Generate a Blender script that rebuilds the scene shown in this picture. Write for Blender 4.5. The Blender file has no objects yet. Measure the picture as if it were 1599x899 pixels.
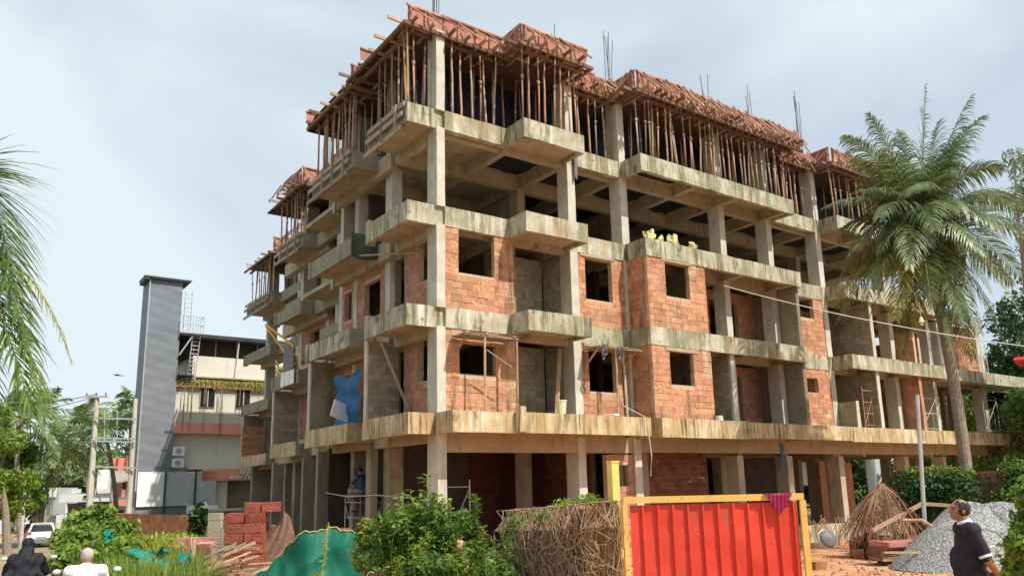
import bpy, bmesh, math, random
import numpy as np
from mathutils import Vector, Matrix
random.seed(7); rng = np.random.default_rng(11)
S = bpy.context.scene; COL = S.collection
# ---------------------------------------------------------------- camera, sky, sun, exposure
F_PX, PITCH, ROLL, HC = 1350.0, 0.224186, -0.0223, 2.4
cp, sp = math.cos(PITCH), math.sin(PITCH)
cr, sr = math.cos(ROLL), math.sin(ROLL)
FW = Vector((0, cp, sp)); R0 = Vector((1, 0, 0)); U0 = Vector((0, -sp, cp))
RT = R0*cr + U0*sr; UPV = -R0*sr + U0*cr
cd = bpy.data.cameras.new('camera'); cam = bpy.data.objects.new('camera', cd); COL.objects.link(cam)
cd.sensor_width = 36; cd.lens = F_PX/1599*36; cd.clip_end = 3000; cd.clip_start = .05
m = Matrix.Identity(4)
for i in range(3): m[i][0] = RT[i]; m[i][1] = UPV[i]; m[i][2] = -FW[i]
m.translation = (0, 0, HC); cam.matrix_world = m; S.camera = cam
SUN_AZ, SUN_EL = math.radians(-36), math.radians(52)      # direction towards the sun, from +X
sd = bpy.data.lights.new('sun', 'SUN'); sun = bpy.data.objects.new('sun', sd); COL.objects.link(sun)
sd.energy = 4.8; sd.angle = math.radians(.55); sd.color = (1, .94, .84)
sv = Vector((math.cos(SUN_EL)*math.cos(SUN_AZ), math.cos(SUN_EL)*math.sin(SUN_AZ), math.sin(SUN_EL)))
sun.rotation_euler = sv.to_track_quat('Z', 'Y').to_euler(); sun.location = sv*100
S.view_settings.view_transform = 'Standard'; S.view_settings.look = 'None'
S.view_settings.exposure = 0.25; S.view_settings.gamma = 1
world = bpy.data.worlds.new('World'); S.world = world; world.use_nodes = True
nt = world.node_tree; nt.nodes.clear(); N = nt.nodes.new; L = nt.links.new
out = N('ShaderNodeOutputWorld'); bg = N('ShaderNodeBackground'); bg.inputs[1].default_value = .1
sky = N('ShaderNodeTexSky'); sky.sky_type = 'NISHITA'; sky.sun_disc = False
sky.sun_elevation = SUN_EL; sky.sun_rotation = math.pi/2 - SUN_AZ; sky.air_density = 1.0; sky.dust_density = .7; sky.ozone_density = 1.6
tc = N('ShaderNodeTexCoord'); mp = N('ShaderNodeMapping'); mp.inputs['Scale'].default_value = (1, 1, 1.7); mp.inputs['Location'].default_value = (.35, .1, .22)
n1 = N('ShaderNodeTexNoise'); n1.inputs['Scale'].default_value = 1.7; n1.inputs['Detail'].default_value = 7; n1.inputs['Roughness'].default_value = .5; n1.inputs['Distortion'].default_value = .5
rp = N('ShaderNodeValToRGB'); rp.color_ramp.elements[0].position = .42; rp.color_ramp.elements[0].color = (.66,.66,.66,1); rp.color_ramp.elements[1].position = .60; rp.color_ramp.elements[1].color = (.985,.985,.985,1)
mx = N('ShaderNodeMix'); mx.data_type = 'RGBA'; mx.inputs[7].default_value = (6.7, 7.6, 8.1, 1)
L(tc.outputs['Generated'], mp.inputs[0]); L(mp.outputs[0], n1.inputs[0]); L(n1.outputs[0], rp.inputs[0]); L(rp.outputs[0], mx.inputs[0])
L(sky.outputs[0], mx.inputs[6]); L(mx.outputs[2], bg.inputs[0]); L(bg.outputs[0], out.inputs[0])
S.cycles.max_bounces = 5; S.cycles.diffuse_bounces = 3; S.cycles.transparent_max_bounces = 4

# ---------------------------------------------------------------- materials
def mat(name, c1, c2=None, scale=4, rough=.85, detail=6, bump=0, bscale=30, streak=None, island=0, objrand=0, spec=.3, stretch=(1,1,1), metal=0, c3=None, spots=None, trans=None, wear=None, lo=.3, hi=.7):
    M = bpy.data.materials.new(name); M.use_nodes = True; t = M.node_tree; b = t.nodes['Principled BSDF']
    N = t.nodes.new; L = t.links.new
    g = N('ShaderNodeNewGeometry'); mp = N('ShaderNodeMapping'); mp.inputs['Scale'].default_value = stretch
    L(g.outputs['Position'], mp.inputs[0]); pos = mp.outputs[0]
    no = N('ShaderNodeTexNoise'); no.inputs['Scale'].default_value = scale; no.inputs['Detail'].default_value = detail; no.inputs['Roughness'].default_value = .62; L(pos, no.inputs[0])
    cr_ = N('ShaderNodeValToRGB'); e = cr_.color_ramp.elements
    e[0].position = lo; e[0].color = (*c1, 1); e[1].position = hi; e[1].color = (*(c2 or c1), 1)
    if c3:
        x = e.new(.5); x.color = (*c3, 1)
    L(no.outputs[0], cr_.inputs[0]); col = cr_.outputs[0]
    def mixin(col, fac, c):
        mx = N('ShaderNodeMix'); mx.data_type = 'RGBA'; L(fac, mx.inputs[0]); L(col, mx.inputs[6]); mx.inputs[7].default_value = (*c, 1); return mx.outputs[2]
    for (sc, stv, a, bb, c) in (streak or []):      # stains: scale, stretch, ramp lo/hi, colour
        m2 = N('ShaderNodeMapping'); m2.inputs['Scale'].default_value = stv; L(g.outputs['Position'], m2.inputs[0])
        m2.inputs['Location'].default_value = (random.random()*9, random.random()*9, random.random()*9)
        q = N('ShaderNodeTexNoise'); q.inputs['Scale'].default_value = sc; q.inputs['Detail'].default_value = 5; q.inputs['Roughness'].default_value = .6; L(m2.outputs[0], q.inputs[0])
        mr = N('ShaderNodeMapRange'); mr.inputs[1].default_value = a; mr.inputs[2].default_value = bb; L(q.outputs[0], mr.inputs[0]); fac = mr.outputs[0]
        if stv[2] < .2:                              # run-off streaks come in patches
            k = N('ShaderNodeTexNoise'); k.inputs['Scale'].default_value = .55+.25*sc*.2; k.inputs['Detail'].default_value = 3; L(m2.outputs[0], k.inputs[0]); m4 = N('ShaderNodeMapping'); m4.inputs['Location'].default_value = (random.random()*20,)*3; L(g.outputs['Position'], m4.inputs[0]); L(m4.outputs[0], k.inputs[0])
            m5 = N('ShaderNodeMapRange'); m5.inputs[1].default_value = .40; m5.inputs[2].default_value = .62; m5.inputs[3].default_value = .12; m5.inputs[4].default_value = 1; L(k.outputs[0], m5.inputs[0])
            mm = N('ShaderNodeMath'); mm.operation = 'MULTIPLY'; L(fac, mm.inputs[0]); L(m5.outputs[0], mm.inputs[1]); fac = mm.outputs[0]
        col = mixin(col, fac, c)
    if island or objrand:
        hsv = N('ShaderNodeHueSaturation'); L(col, hsv.inputs['Color'])
        src = g.outputs['Random Per Island'] if island else N('ShaderNodeObjectInfo').outputs['Random']
        k = island or objrand
        mr = N('ShaderNodeMapRange'); mr.inputs[3].default_value = 1-k; mr.inputs[4].default_value = 1+k; L(src, mr.inputs[0]); L(mr.outputs[0], hsv.inputs['Value'])
        ml = N('ShaderNodeMath'); ml.operation = 'MULTIPLY'; ml.inputs[1].default_value = 7.31; L(src, ml.inputs[0])
        fr = N('ShaderNodeMath'); fr.operation = 'FRACT'; L(ml.outputs[0], fr.inputs[0])
        m3 = N('ShaderNodeMapRange'); m3.inputs[3].default_value = .5-k*.045; m3.inputs[4].default_value = .5+k*.045; L(fr.outputs[0], m3.inputs[0]); L(m3.outputs[0], hsv.inputs['Hue'])
        col = hsv.outputs[0]
    L(col, b.inputs['Base Color']); b.inputs['Roughness'].default_value = rough; b.inputs['Specular IOR Level'].default_value = spec; b.inputs['Metallic'].default_value = metal
    if bump:
        bn = N('ShaderNodeTexNoise'); bn.inputs['Scale'].default_value = bscale; bn.inputs['Detail'].default_value = 5; L(pos, bn.inputs[0])
        bp = N('ShaderNodeBump'); bp.inputs['Strength'].default_value = bump; bp.inputs['Distance'].default_value = .03; L(bn.outputs[0], bp.inputs['Height']); L(bp.outputs[0], b.inputs['Normal'])
    if trans:
        tr = N('ShaderNodeBsdfTranslucent'); h2 = N('ShaderNodeHueSaturation'); h2.inputs['Value'].default_value = 1.4; h2.inputs['Hue'].default_value = .485; L(col, h2.inputs['Color']); L(h2.outputs[0], tr.inputs[0])
        ms = N('ShaderNodeMixShader'); ms.inputs[0].default_value = trans; L(b.outputs[0], ms.inputs[1]); L(tr.outputs[0], ms.inputs[2]); L(ms.outputs[0], t.nodes['Material Output'].inputs[0])
    return M
V_ST = (1, 1, .10)
M = {}
M['fascia'] = mat('weathered_fascia_concrete', (.37,.34,.25), (.57,.54,.43), 3, bump=.4, bscale=14, streak=[(.8, (1,1,.8), .50, .68, (.29,.27,.17)), (2.4, (1,1,.32), .46, .62, (.24,.235,.13)), (6.5, (1,1,.07), .50, .62, (.10,.10,.055)), (1.1, (1,1,.5), .58, .74, (.44,.29,.15)), (4, (1,1,.12), .56, .68, (.68,.66,.55)), (9, (1,1,.10), .56, .70, (.08,.08,.055)), (2.6, (1,1,1), .60, .70, (.13,.12,.08))])
M['fascia_low'] = mat('orange_stained_fascia_concrete', (.44,.34,.19), (.62,.51,.31), 3, bump=.4, bscale=14, streak=[(1.5, (1,1,.35), .46, .62, (.44,.29,.13)), (6.5, (1,1,.07), .48, .62, (.19,.17,.08)), (2.4, (1,1,.22), .55, .70, (.66,.62,.50)), (9, (1,1,.06), .52, .64, (.06,.06,.035)), (2.2, (1,1,1), .60, .70, (.20,.14,.08))])
M['column'] = mat('pale_grey_column_concrete', (.42,.40,.33), (.62,.59,.50), 2, bump=.3, bscale=18, streak=[(3, (1,1,.12), .55, .72, (.26,.24,.17)), (7, (1,1,.1), .62, .75, (.12,.11,.08))])
M['soffit'] = mat('brown_soffit_concrete', (.34,.27,.185), (.45,.375,.275), 1.2, bump=.3, bscale=12, streak=[(1.8, (1,1,1), .56, .72, (.20,.14,.08)), (3.4, (1,1,1), .60, .70, (.52,.42,.30))])
M['beam'] = mat('brown_beam_concrete', (.35,.29,.205), (.47,.41,.31), 1.5, bump=.3, bscale=14, streak=[(4, (1,1,.3), .55, .75, (.22,.15,.08))])
M['orangebeam'] = mat('ochre_beam_concrete', (.33,.25,.155), (.44,.345,.22), 1.5, bump=.3, bscale=14, streak=[(4, (1,1,.3), .55, .75, (.26,.17,.08))])
M['greycon'] = mat('grey_mossy_concrete', (.20,.19,.13), (.33,.31,.22), 2.5, bump=.4, bscale=14, streak=[(4.5, (1,1,.1), .52, .7, (.12,.13,.06)), (3, (1,1,.15), .60, .72, (.42,.40,.30))])
M['laterite'] = mat('red_laterite_block', (.45,.19,.10), (.66,.35,.20), 9, bump=1, bscale=38, objrand=.20, streak=[(16, (1,1,1), .56, .68, (.30,.10,.05)), (.9, (1,1,.6), .50, .66, (.50,.31,.16)), (2.4, (1,1,.6), .58, .70, (.55,.42,.29)), (3.5, (1,1,.12), .52, .66, (.17,.12,.07))])
M['laterite_st'] = mat('red_laterite_blockwork', (.43,.18,.095), (.63,.33,.19), 9, bump=1, bscale=38, island=.20, streak=[(16, (1,1,1), .56, .68, (.30,.10,.05)), (.9, (1,1,.6), .50, .66, (.50,.31,.16)), (2.4, (1,1,.6), .58, .70, (.55,.42,.29)), (3.5, (1,1,.12), .52, .66, (.17,.12,.07))])
M['latdeepshade'] = mat('deep_shaded_laterite_block', (.09,.03,.02), (.18,.062,.036), 7, bump=.8, bscale=40, island=.2)  # laterite copy with deep interior shade painted into the colour
M['latshade'] = mat('shaded_red_laterite_block', (.20,.075,.045), (.34,.14,.085), 7, bump=.8, bscale=40, island=.2)  # laterite copy with lighter interior shade painted in
M['straw'] = mat('sun_lightened_straw', (.36,.24,.12), (.60,.43,.25), 3, island=.3)  # sunlit tone of the front strands put into the colour
M['latfresh'] = mat('fresh_red_laterite_block', (.20,.05,.03), (.34,.105,.065), 9, bump=.8, bscale=40, objrand=.2, streak=[(14, (1,1,1), .56, .68, (.2,.04,.02))])
M['latpink'] = mat('pinkish_laterite_facing', (.36,.15,.10), (.52,.26,.17), 5, bump=.6, bscale=40, island=.15, streak=[(9, (1,1,1), .58, .68, (.55,.46,.36))])
M['mortar'] = mat('sandy_mortar', (.44,.31,.20), (.58,.45,.31), 6, bump=.5, bscale=40)
M['mortgrey'] = mat('grey_mortar', (.17,.14,.10), (.27,.23,.16), 6, bump=.5, bscale=40)
M['grey_block'] = mat('grey_concrete_block', (.27,.235,.17), (.42,.375,.27), 5, bump=.6, bscale=40, island=.16, streak=[(1.2, (1,1,.6), .56, .72, (.16,.15,.08))])
M['render'] = mat('grey_plastered_wall', (.24,.21,.15), (.35,.31,.22), 1.6, bump=.3, bscale=20, streak=[(1.5, (1,1,.5), .55, .72, (.14,.13,.075))])
M['ply'] = mat('red_plywood_board', (.33,.13,.09), (.52,.25,.17), 2, rough=.6, bump=.1, objrand=.22, streak=[(6, (1,1,.3), .6, .72, (.62,.40,.28))])
M['wood'] = mat('weathered_timber', (.34,.20,.12), (.56,.37,.24), 5, bump=.3, stretch=(2,2,.4), objrand=.25, streak=[(4, (1,1,1), .58, .7, (.20,.11,.07))])
M['woodred'] = mat('reddish_batten_timber', (.33,.16,.11), (.54,.33,.23), 5, bump=.2, objrand=.22)
M['woodgrey'] = mat('grey_weathered_timber', (.26,.20,.15), (.42,.35,.28), 5, bump=.3, objrand=.25)
M['prop'] = mat('rusty_steel_prop', (.24,.125,.08), (.42,.27,.18), 3, rough=.7, objrand=.4, stretch=(1,1,.6))
M['propgrey'] = mat('greyish_steel_prop', (.22,.18,.15), (.40,.34,.28), 3, rough=.7, objrand=.3, stretch=(1,1,.6))
M['navy'] = mat('navy_lining_and_void_backing', (.008,.013,.028), (.02,.028,.05), 1.5, rough=.55, bump=.3, bscale=4)  # slab linings, and the added backing standing for the unlit void behind props
M['rebar'] = mat('steel_rebar', (.10,.08,.08), (.16,.13,.12), 8, rough=.6)
M['innershade'] = mat('shade_darkened_inner_wall', (.045,.038,.032), (.085,.07,.055), 2, bump=.3)  # interior shade painted into the wall and floor colour
M['deck'] = mat('shade_darkened_deck_board', (.05,.03,.02), (.10,.06,.04), 2)  # shade under the roof deck painted into the board colour
M['deckjoist'] = mat('dark_joist_timber', (.12,.07,.045), (.24,.15,.10), 4, objrand=.3)
M['land'] = mat('scrubby_green_land', (.07,.08,.03), (.17,.15,.07), .25, bump=.5, bscale=3, streak=[(.1,(1,1,1),.55,.66,(.26,.15,.08))])
M['dirt'] = mat('red_dirt', (.40,.17,.075), (.58,.30,.155), .8, bump=.7, bscale=9, detail=9, streak=[(2.3, (1,1,1), .56, .70, (.60,.36,.20)), (7, (1,1,1), .60, .70, (.26,.10,.05)), (.35, (1,1,1), .56, .68, (.46,.34,.20))])
M['asphalt'] = mat('dusty_asphalt', (.20,.165,.13), (.32,.26,.20), .8, bump=.3, bscale=60, detail=9, streak=[(.5, (1,1,1), .5, .66, (.44,.27,.15))])
M['path'] = mat('trodden_earth_verge', (.44,.24,.11), (.58,.36,.19), 1, bump=.5, bscale=12, streak=[(1.2, (1,1,1), .55, .66, (.28,.26,.08))])
M['leafbright'] = mat('bright_green_leaf', (.10,.19,.02), (.24,.34,.045), 3, rough=.5, island=.38, trans=.35)
M['leafyellow'] = mat('yellow_green_leaf', (.22,.30,.03), (.36,.38,.06), 3, rough=.5, island=.3, trans=.35)
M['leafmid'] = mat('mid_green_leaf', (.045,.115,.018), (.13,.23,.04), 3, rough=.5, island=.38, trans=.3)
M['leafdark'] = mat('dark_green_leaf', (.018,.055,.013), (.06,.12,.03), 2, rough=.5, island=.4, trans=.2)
M['leafgrey'] = mat('grey_green_leaf', (.13,.18,.08), (.26,.30,.15), 2, rough=.6, island=.3, trans=.3)
M['palm'] = mat('coconut_leaflet', (.065,.105,.035), (.21,.26,.10), 1.2, rough=.4, spec=.5, island=.45, trans=.28)
M['palmfar'] = mat('hazy_coconut_leaflet', (.10,.17,.055), (.24,.30,.10), .6, rough=.5, island=.3, trans=.3)
M['palmyellow'] = mat('yellowing_coconut_leaflet', (.22,.25,.05), (.40,.40,.11), 1.2, rough=.45, island=.3, trans=.3)
M['palmnear'] = mat('fresh_coconut_leaflet', (.05,.115,.02), (.15,.23,.04), .8, rough=.35, spec=.5, island=.4, trans=.35)
M['palmdry'] = mat('dry_brown_palm_leaflet', (.20,.11,.06), (.36,.22,.13), 2, island=.35)
M['rachis'] = mat('frond_midrib', (.24,.26,.08), (.36,.36,.14), 2, rough=.5)
M['bark'] = mat('palm_trunk_bark', (.19,.155,.12), (.33,.28,.22), 4, bump=.6, bscale=9, stretch=(1,1,3.5))
M['coconut'] = mat('green_brown_coconut', (.22,.17,.06), (.36,.28,.12), 4, rough=.5)
M['vine'] = mat('dry_vine_stem', (.22,.14,.08), (.46,.32,.20), 3, island=.35)
M['gatered'] = mat('red_painted_sheet_steel', (.58,.042,.022), (.66,.065,.034), 1.6, rough=.45, spec=.4, bump=.2, bscale=4, streak=[(1.6, (1,1,.8), .52, .70, (.50,.055,.035)), (5, (1,1,.25), .60, .68, (.42,.09,.05)), (30, (1,1,.6), .68, .73, (.22,.09,.05)), (3, (1,1,.5), .62, .74, (.60,.06,.03)), (22, (1,1,1), .70, .76, (.62,.34,.24))])
M['gateyellow'] = mat('yellow_painted_steel', (.66,.40,.08), (.78,.50,.14), 3, rough=.5, spec=.4, bump=.2, bscale=9, streak=[(3, (1,1,1), .55, .70, (.58,.38,.14)), (20, (1,1,1), .64, .70, (.30,.15,.06)), (12, (1,1,.5), .62, .72, (.50,.24,.07))])
M['postyellow'] = mat('yellow_painted_post', (.72,.52,.12), (.80,.62,.18), 3, rough=.5, streak=[(8, (1,1,.4), .62, .72, (.5,.33,.12))])
M['maroon'] = mat('maroon_cloth', (.20,.012,.05), (.34,.03,.10), 8, rough=.9)
M['sheetgreen'] = mat('green_plastic_sheet', (.0,.085,.052), (.006,.13,.08), 1.2, rough=.6, spec=.25, bump=.3, bscale=5, streak=[(2.0, (1,1,.6), .60, .70, (.10,.22,.16)), (5, (1,1,.3), .66, .74, (.03,.10,.07))])
M['netgreen'] = mat('teal_green_net', (.0,.17,.12), (.02,.28,.20), 3, rough=.7)
M['bluetarp'] = mat('blue_tarpaulin', (.008,.09,.22), (.02,.14,.32), 2, rough=.6, spec=.3)
M['darktarp'] = mat('dark_green_tarpaulin', (.04,.055,.04), (.08,.10,.075), 2, rough=.6)
M['yellow'] = mat('yellow_steel_paint', (.70,.36,.03), (.80,.44,.05), 3, rough=.5)
M['bag'] = mat('yellow_plastic_bag', (.62,.55,.20), (.78,.72,.36), 6, rough=.5, bump=.5, bscale=20)
M['sack'] = mat('pale_cement_sack', (.55,.47,.28), (.70,.62,.40), 6, bump=.4, bscale=20)
M['white'] = mat('white_paint', (.74,.74,.72), (.82,.82,.80), 2, rough=.5)
M['bucket'] = mat('cream_plastic', (.66,.60,.36), (.76,.70,.46), 4, rough=.5)
M['gravel'] = mat('grey_crushed_stone', (.11,.11,.11), (.42,.43,.43), 20, lo=.4, hi=.62, bump=1, bscale=30, island=.3)
M['hospwall'] = mat('cream_hospital_wall', (.54,.52,.43), (.64,.61,.51), .6, rough=.8, streak=[(2.2, (1,1,.05), .62, .75, (.34,.33,.24))])
M['hospwarm'] = mat('warm_cream_parapet', (.58,.55,.46), (.66,.63,.54), .6, rough=.8, streak=[(2.2, (1,1,.05), .62, .75, (.42,.40,.28))])
M['coral'] = mat('coral_painted_band', (.70,.28,.18), (.78,.35,.24), 1, rough=.7, streak=[(2, (1,1,.1), .62, .74, (.45,.25,.16))])
M['tower'] = mat('slate_grey_cladding', (.165,.18,.205), (.22,.235,.26), .5, rough=.6, bump=.25, bscale=2.2, stretch=(1,1,2.2))
M['towerdark'] = mat('dark_canopy_steel', (.03,.032,.038), (.06,.062,.07), 1, rough=.5)
M['glassdark'] = mat('dark_window_glass', (.015,.017,.02), (.03,.032,.035), 1, rough=.15, spec=.6)
M['whitepanel'] = mat('white_sheet_panel', (.74,.76,.78), (.82,.83,.85), .7, rough=.5)
M['greypanel'] = mat('pale_grey_sheet_panel', (.36,.39,.41), (.46,.49,.51), .7, rough=.5, streak=[(.6, (1,1,1), .6, .62, (.60,.62,.63))])
M['greysteel'] = mat('galvanised_steel', (.38,.39,.40), (.52,.53,.54), 3, rough=.45, metal=.3)
M['pole'] = mat('concrete_pole', (.46,.43,.36), (.60,.57,.49), 2, streak=[(3, (1,1,.2), .6, .72, (.3,.27,.2))])
M['wallmoss'] = mat('mossy_old_laterite_wall', (.09,.055,.03), (.24,.13,.07), 4, bump=1, bscale=14, streak=[(2.2, (1,1,1), .48, .62, (.045,.06,.02)), (5, (1,1,1), .60, .70, (.36,.24,.16))])
M['compound'] = mat('old_laterite_compound_wall', (.26,.11,.05), (.42,.20,.10), 4, bump=.8, bscale=20, objrand=.2, streak=[(1.5, (1,1,.6), .55, .68, (.14,.10,.045))])
M['house'] = mat('white_house_wall', (.70,.70,.68), (.80,.80,.78), 1)
M['houseg'] = mat('grey_house_wall', (.40,.42,.43), (.50,.52,.53), 1)
M['dark'] = mat('dark_opening', (.025,.018,.015), (.05,.038,.03), 1)
M['carwhite'] = mat('white_car_paint', (.76,.77,.78), (.80,.81,.82), 1, rough=.25, spec=.6)
M['rubber'] = mat('black_rubber', (.015,.015,.015), (.03,.03,.03), 3)
M['bumper'] = mat('grey_plastic_bumper', (.17,.17,.17), (.22,.22,.22), 3)
M['lamp'] = mat('red_tail_lamp', (.55,.03,.04), (.65,.06,.07), 3, rough=.2)
M['skin'] = mat('brown_skin', (.27,.125,.07), (.37,.185,.11), 12, rough=.55, spec=.4)
M['hairgrey'] = mat('cropped_grey_hair', (.34,.30,.27), (.50,.46,.42), 30, rough=.8)
M['hairblack'] = mat('dark_hair', (.012,.009,.008), (.035,.026,.02), 30, rough=.5, bump=.6, bscale=90)
M['navyshirt'] = mat('charcoal_navy_shirt', (.012,.013,.019), (.028,.03,.04), 6, rough=.85, bump=.3, bscale=10)
M['whiteshirt'] = mat('pale_blue_white_shirt', (.68,.74,.80), (.76,.82,.87), 4, rough=.8, bump=.3, bscale=7)
M['whitecloth'] = mat('white_cloth', (.72,.74,.78), (.80,.82,.85), 4, rough=.8)
M['abaya'] = mat('black_flowing_cloth', (.006,.006,.009), (.02,.02,.028), 5, rough=.75, bump=.5, bscale=6)
M['trousers'] = mat('dark_grey_trousers', (.02,.021,.025), (.04,.042,.048), 4)
M['scooter'] = mat('dark_blue_scooter_paint', (.03,.04,.09), (.05,.06,.13), 3, rough=.25, spec=.6)
M['mirror'] = mat('pale_mirror_shell', (.60,.62,.64), (.70,.72,.74), 3, rough=.3)
M['blueshirt'] = mat('dull_blue_work_shirt', (.03,.07,.14), (.06,.11,.20), 6)
M['redcloth'] = mat('red_cloth', (.50,.05,.03), (.60,.08,.05), 5)
M['greycloth'] = mat('grey_rag', (.16,.15,.155), (.27,.26,.27), 6, bump=.5, bscale=14)
M['basin'] = mat('dull_grey_metal_pan', (.13,.125,.12), (.20,.195,.19), 4, rough=.5)
M['orangecloth'] = mat('orange_red_sheet', (.72,.20,.12), (.78,.28,.17), 2)
M['grass'] = mat('grass_blades', (.10,.18,.02), (.26,.32,.06), 2, island=.4, trans=.3)
M['drygrass'] = mat('yellowing_grass_fringe', (.30,.30,.06), (.46,.43,.12), 2, island=.35, trans=.2)
M['wire'] = mat('pale_wire', (.45,.44,.42), (.55,.54,.52), 2)
M['wiredark'] = mat('dark_wire', (.05,.05,.05), (.07,.07,.07), 2)
M['redroof'] = mat('bright_red_sheet_roof', (.60,.04,.035), (.68,.06,.05), 2, rough=.5)
M['rubble'] = mat('reddish_rubble', (.34,.15,.10), (.56,.31,.22), 4, bump=.8, bscale=30, island=.3)
M['soil'] = mat('dark_brown_soil', (.12,.06,.04), (.22,.12,.08), 3, bump=1, bscale=14)

# ---------------------------------------------------------------- helpers
ORG = {}                                              # world origin of every object made here
def tag(o, label=None, cat=None, group=None, kind=None):
    if label: o['label'] = label
    if cat: o['category'] = cat
    if group: o['group'] = group
    if kind: o['kind'] = kind
    return o
def empty(name, loc, label, cat, group=None):
    o = bpy.data.objects.new(name, None); COL.objects.link(o); o.location = loc; o.empty_display_size = .2
    ORG[o.name] = Vector(loc); return tag(o, label, cat, group)
class MB:
    def __init__(s): s.v = []; s.f = []; s.sm = False
    def add(s, vs, fs):
        n = len(s.v); s.v += [tuple(p) for p in vs]; s.f += [tuple(i+n for i in f) for f in fs]; return s
    def hexa(s, c):                                    # 8 corners: bottom 4 ccw, top 4 ccw
        return s.add(c, [(3,2,1,0),(4,5,6,7),(0,1,5,4),(1,2,6,5),(2,3,7,6),(3,0,4,7)])
    def box(s, c, d, rz=0, tilt=None):                 # centre, full dims
        x, y, z = d[0]/2, d[1]/2, d[2]/2
        R = Matrix.Rotation(rz, 3, 'Z')
        if tilt: R = R @ Matrix.Rotation(tilt[1], 3, tilt[0])
        return s.hexa([Vector(c)+R@Vector(p) for p in ((-x,-y,-z),(x,-y,-z),(x,y,-z),(-x,y,-z),(-x,-y,z),(x,-y,z),(x,y,z),(-x,y,z))])
    def uvz(s, u0, u1, v0, v1, z0, z1, j=0):
        c = [W(a, b, z) for z in (z0, z1) for a, b in ((u0,v0),(u1,v0),(u1,v1),(u0,v1))]
        if j: c = [p+Vector((random.uniform(-j,j),random.uniform(-j,j),random.uniform(-j,j))) for p in c]
        return s.hexa(c)
    def seg(s, u0, u1, v0, v1, z0, z1, j=.01, st=.55):  # a cast member with slightly wavering edges
        d = (u1-u0, v1-v0, z1-z0); k = d.index(max(d)); n = max(1, int(d[k]/st)); b = len(s.v)
        for i in range(n+1):
            t = i/n; lo = [u0, v0, z0]; hi = [u1, v1, z1]; o1, o2 = [(1,2),(2,0),(0,1)][k]
            for c1, c2 in ((0,0),(1,0),(1,1),(0,1)):
                p = [0,0,0]; p[k] = lo[k]+(hi[k]-lo[k])*t; p[o1] = (lo, hi)[c1][o1]+random.uniform(-j,j); p[o2] = (lo, hi)[c2][o2]+random.uniform(-j,j); s.v.append(tuple(W(*p)))
        for i in range(n):
            for q in range(4): s.f.append((b+i*4+q, b+i*4+(q+1)%4, b+(i+1)*4+(q+1)%4, b+(i+1)*4+q))
        s.f.append((b+3, b+2, b+1, b)); s.f.append(tuple(b+n*4+q for q in range(4))); return s
    def beam(s, a, b, w, h=None):                      # squared timber between two points
        a, b = Vector(a), Vector(b); d = (b-a).normalized(); h = h or w
        x = d.cross(Vector((0,0,1)));
        if x.length < 1e-3: x = Vector((1,0,0))
        x.normalize(); y = x.cross(d); x = x*w/2; y = y*h/2
        return s.hexa([a-x-y, a+x-y, b+x-y, b-x-y, a-x+y, a+x+y, b+x+y, b-x+y])
    def tube(s, pts, r, n=6, cap=True):
        pts = [Vector(p) for p in pts]; rs = r if isinstance(r, (list, tuple)) else [r]*len(pts); b = len(s.v)
        for i, p in enumerate(pts):
            d = (pts[min(i+1, len(pts)-1)]-pts[max(i-1, 0)])
            d = d.normalized() if d.length > 1e-9 else Vector((0,0,1))
            x = d.cross(Vector((.013,.031,1)) if abs(d.z) < .98 else Vector((1,0,.01))).normalized(); y = d.cross(x)
            for k in range(n):
                a = 2*math.pi*k/n; s.v.append(tuple(p+(x*math.cos(a)+y*math.sin(a))*rs[i]))
        for i in range(len(pts)-1):
            for k in range(n):
                s.f.append((b+i*n+k, b+i*n+(k+1)%n, b+(i+1)*n+(k+1)%n, b+(i+1)*n+k))
        if cap: s.f.append(tuple(b+k for k in range(n))[::-1]); s.f.append(tuple(b+(len(pts)-1)*n+k for k in range(n)))
        return s
    def ball(s, c, r, n=10, m_=7, sq=(1,1,1), R=None):
        b = len(s.v); c = Vector(c); r = r if isinstance(r, (tuple, list)) else (r,r,r)
        for i in range(1, m_):
            t = math.pi*i/m_
            for k in range(n):
                a = 2*math.pi*k/n; q = Vector((r[0]*math.sin(t)*math.cos(a), r[1]*math.sin(t)*math.sin(a), r[2]*math.cos(t)))
                s.v.append(tuple(c+(R@q if R else q)))
        top = Vector((0,0,r[2])); s.v.append(tuple(c+(R@top if R else top))); s.v.append(tuple(c-(R@top if R else top)))
        for i in range(m_-2):
            for k in range(n): s.f.append((b+i*n+k, b+(i+1)*n+k, b+(i+1)*n+(k+1)%n, b+i*n+(k+1)%n))
        t0 = b+(m_-1)*n
        for k in range(n): s.f.append((t0, b+k, b+(k+1)%n)); s.f.append((t0+1, b+(m_-2)*n+(k+1)%n, b+(m_-2)*n+k))
        return s
    def disc(s, c, ax, r, h, n=16):
        c = Vector(c); ax = Vector(ax).normalized(); return s.tube([c-ax*h/2, c+ax*h/2], r, n)
    def grid(s, fn, nu, nv, thick=None):
        b = len(s.v)
        for i in range(nu+1):
            for j in range(nv+1): s.v.append(tuple(fn(i/nu, j/nv)))
        for i in range(nu):
            for j in range(nv): s.f.append((b+i*(nv+1)+j, b+(i+1)*(nv+1)+j, b+(i+1)*(nv+1)+j+1, b+i*(nv+1)+j+1))
        return s
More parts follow.
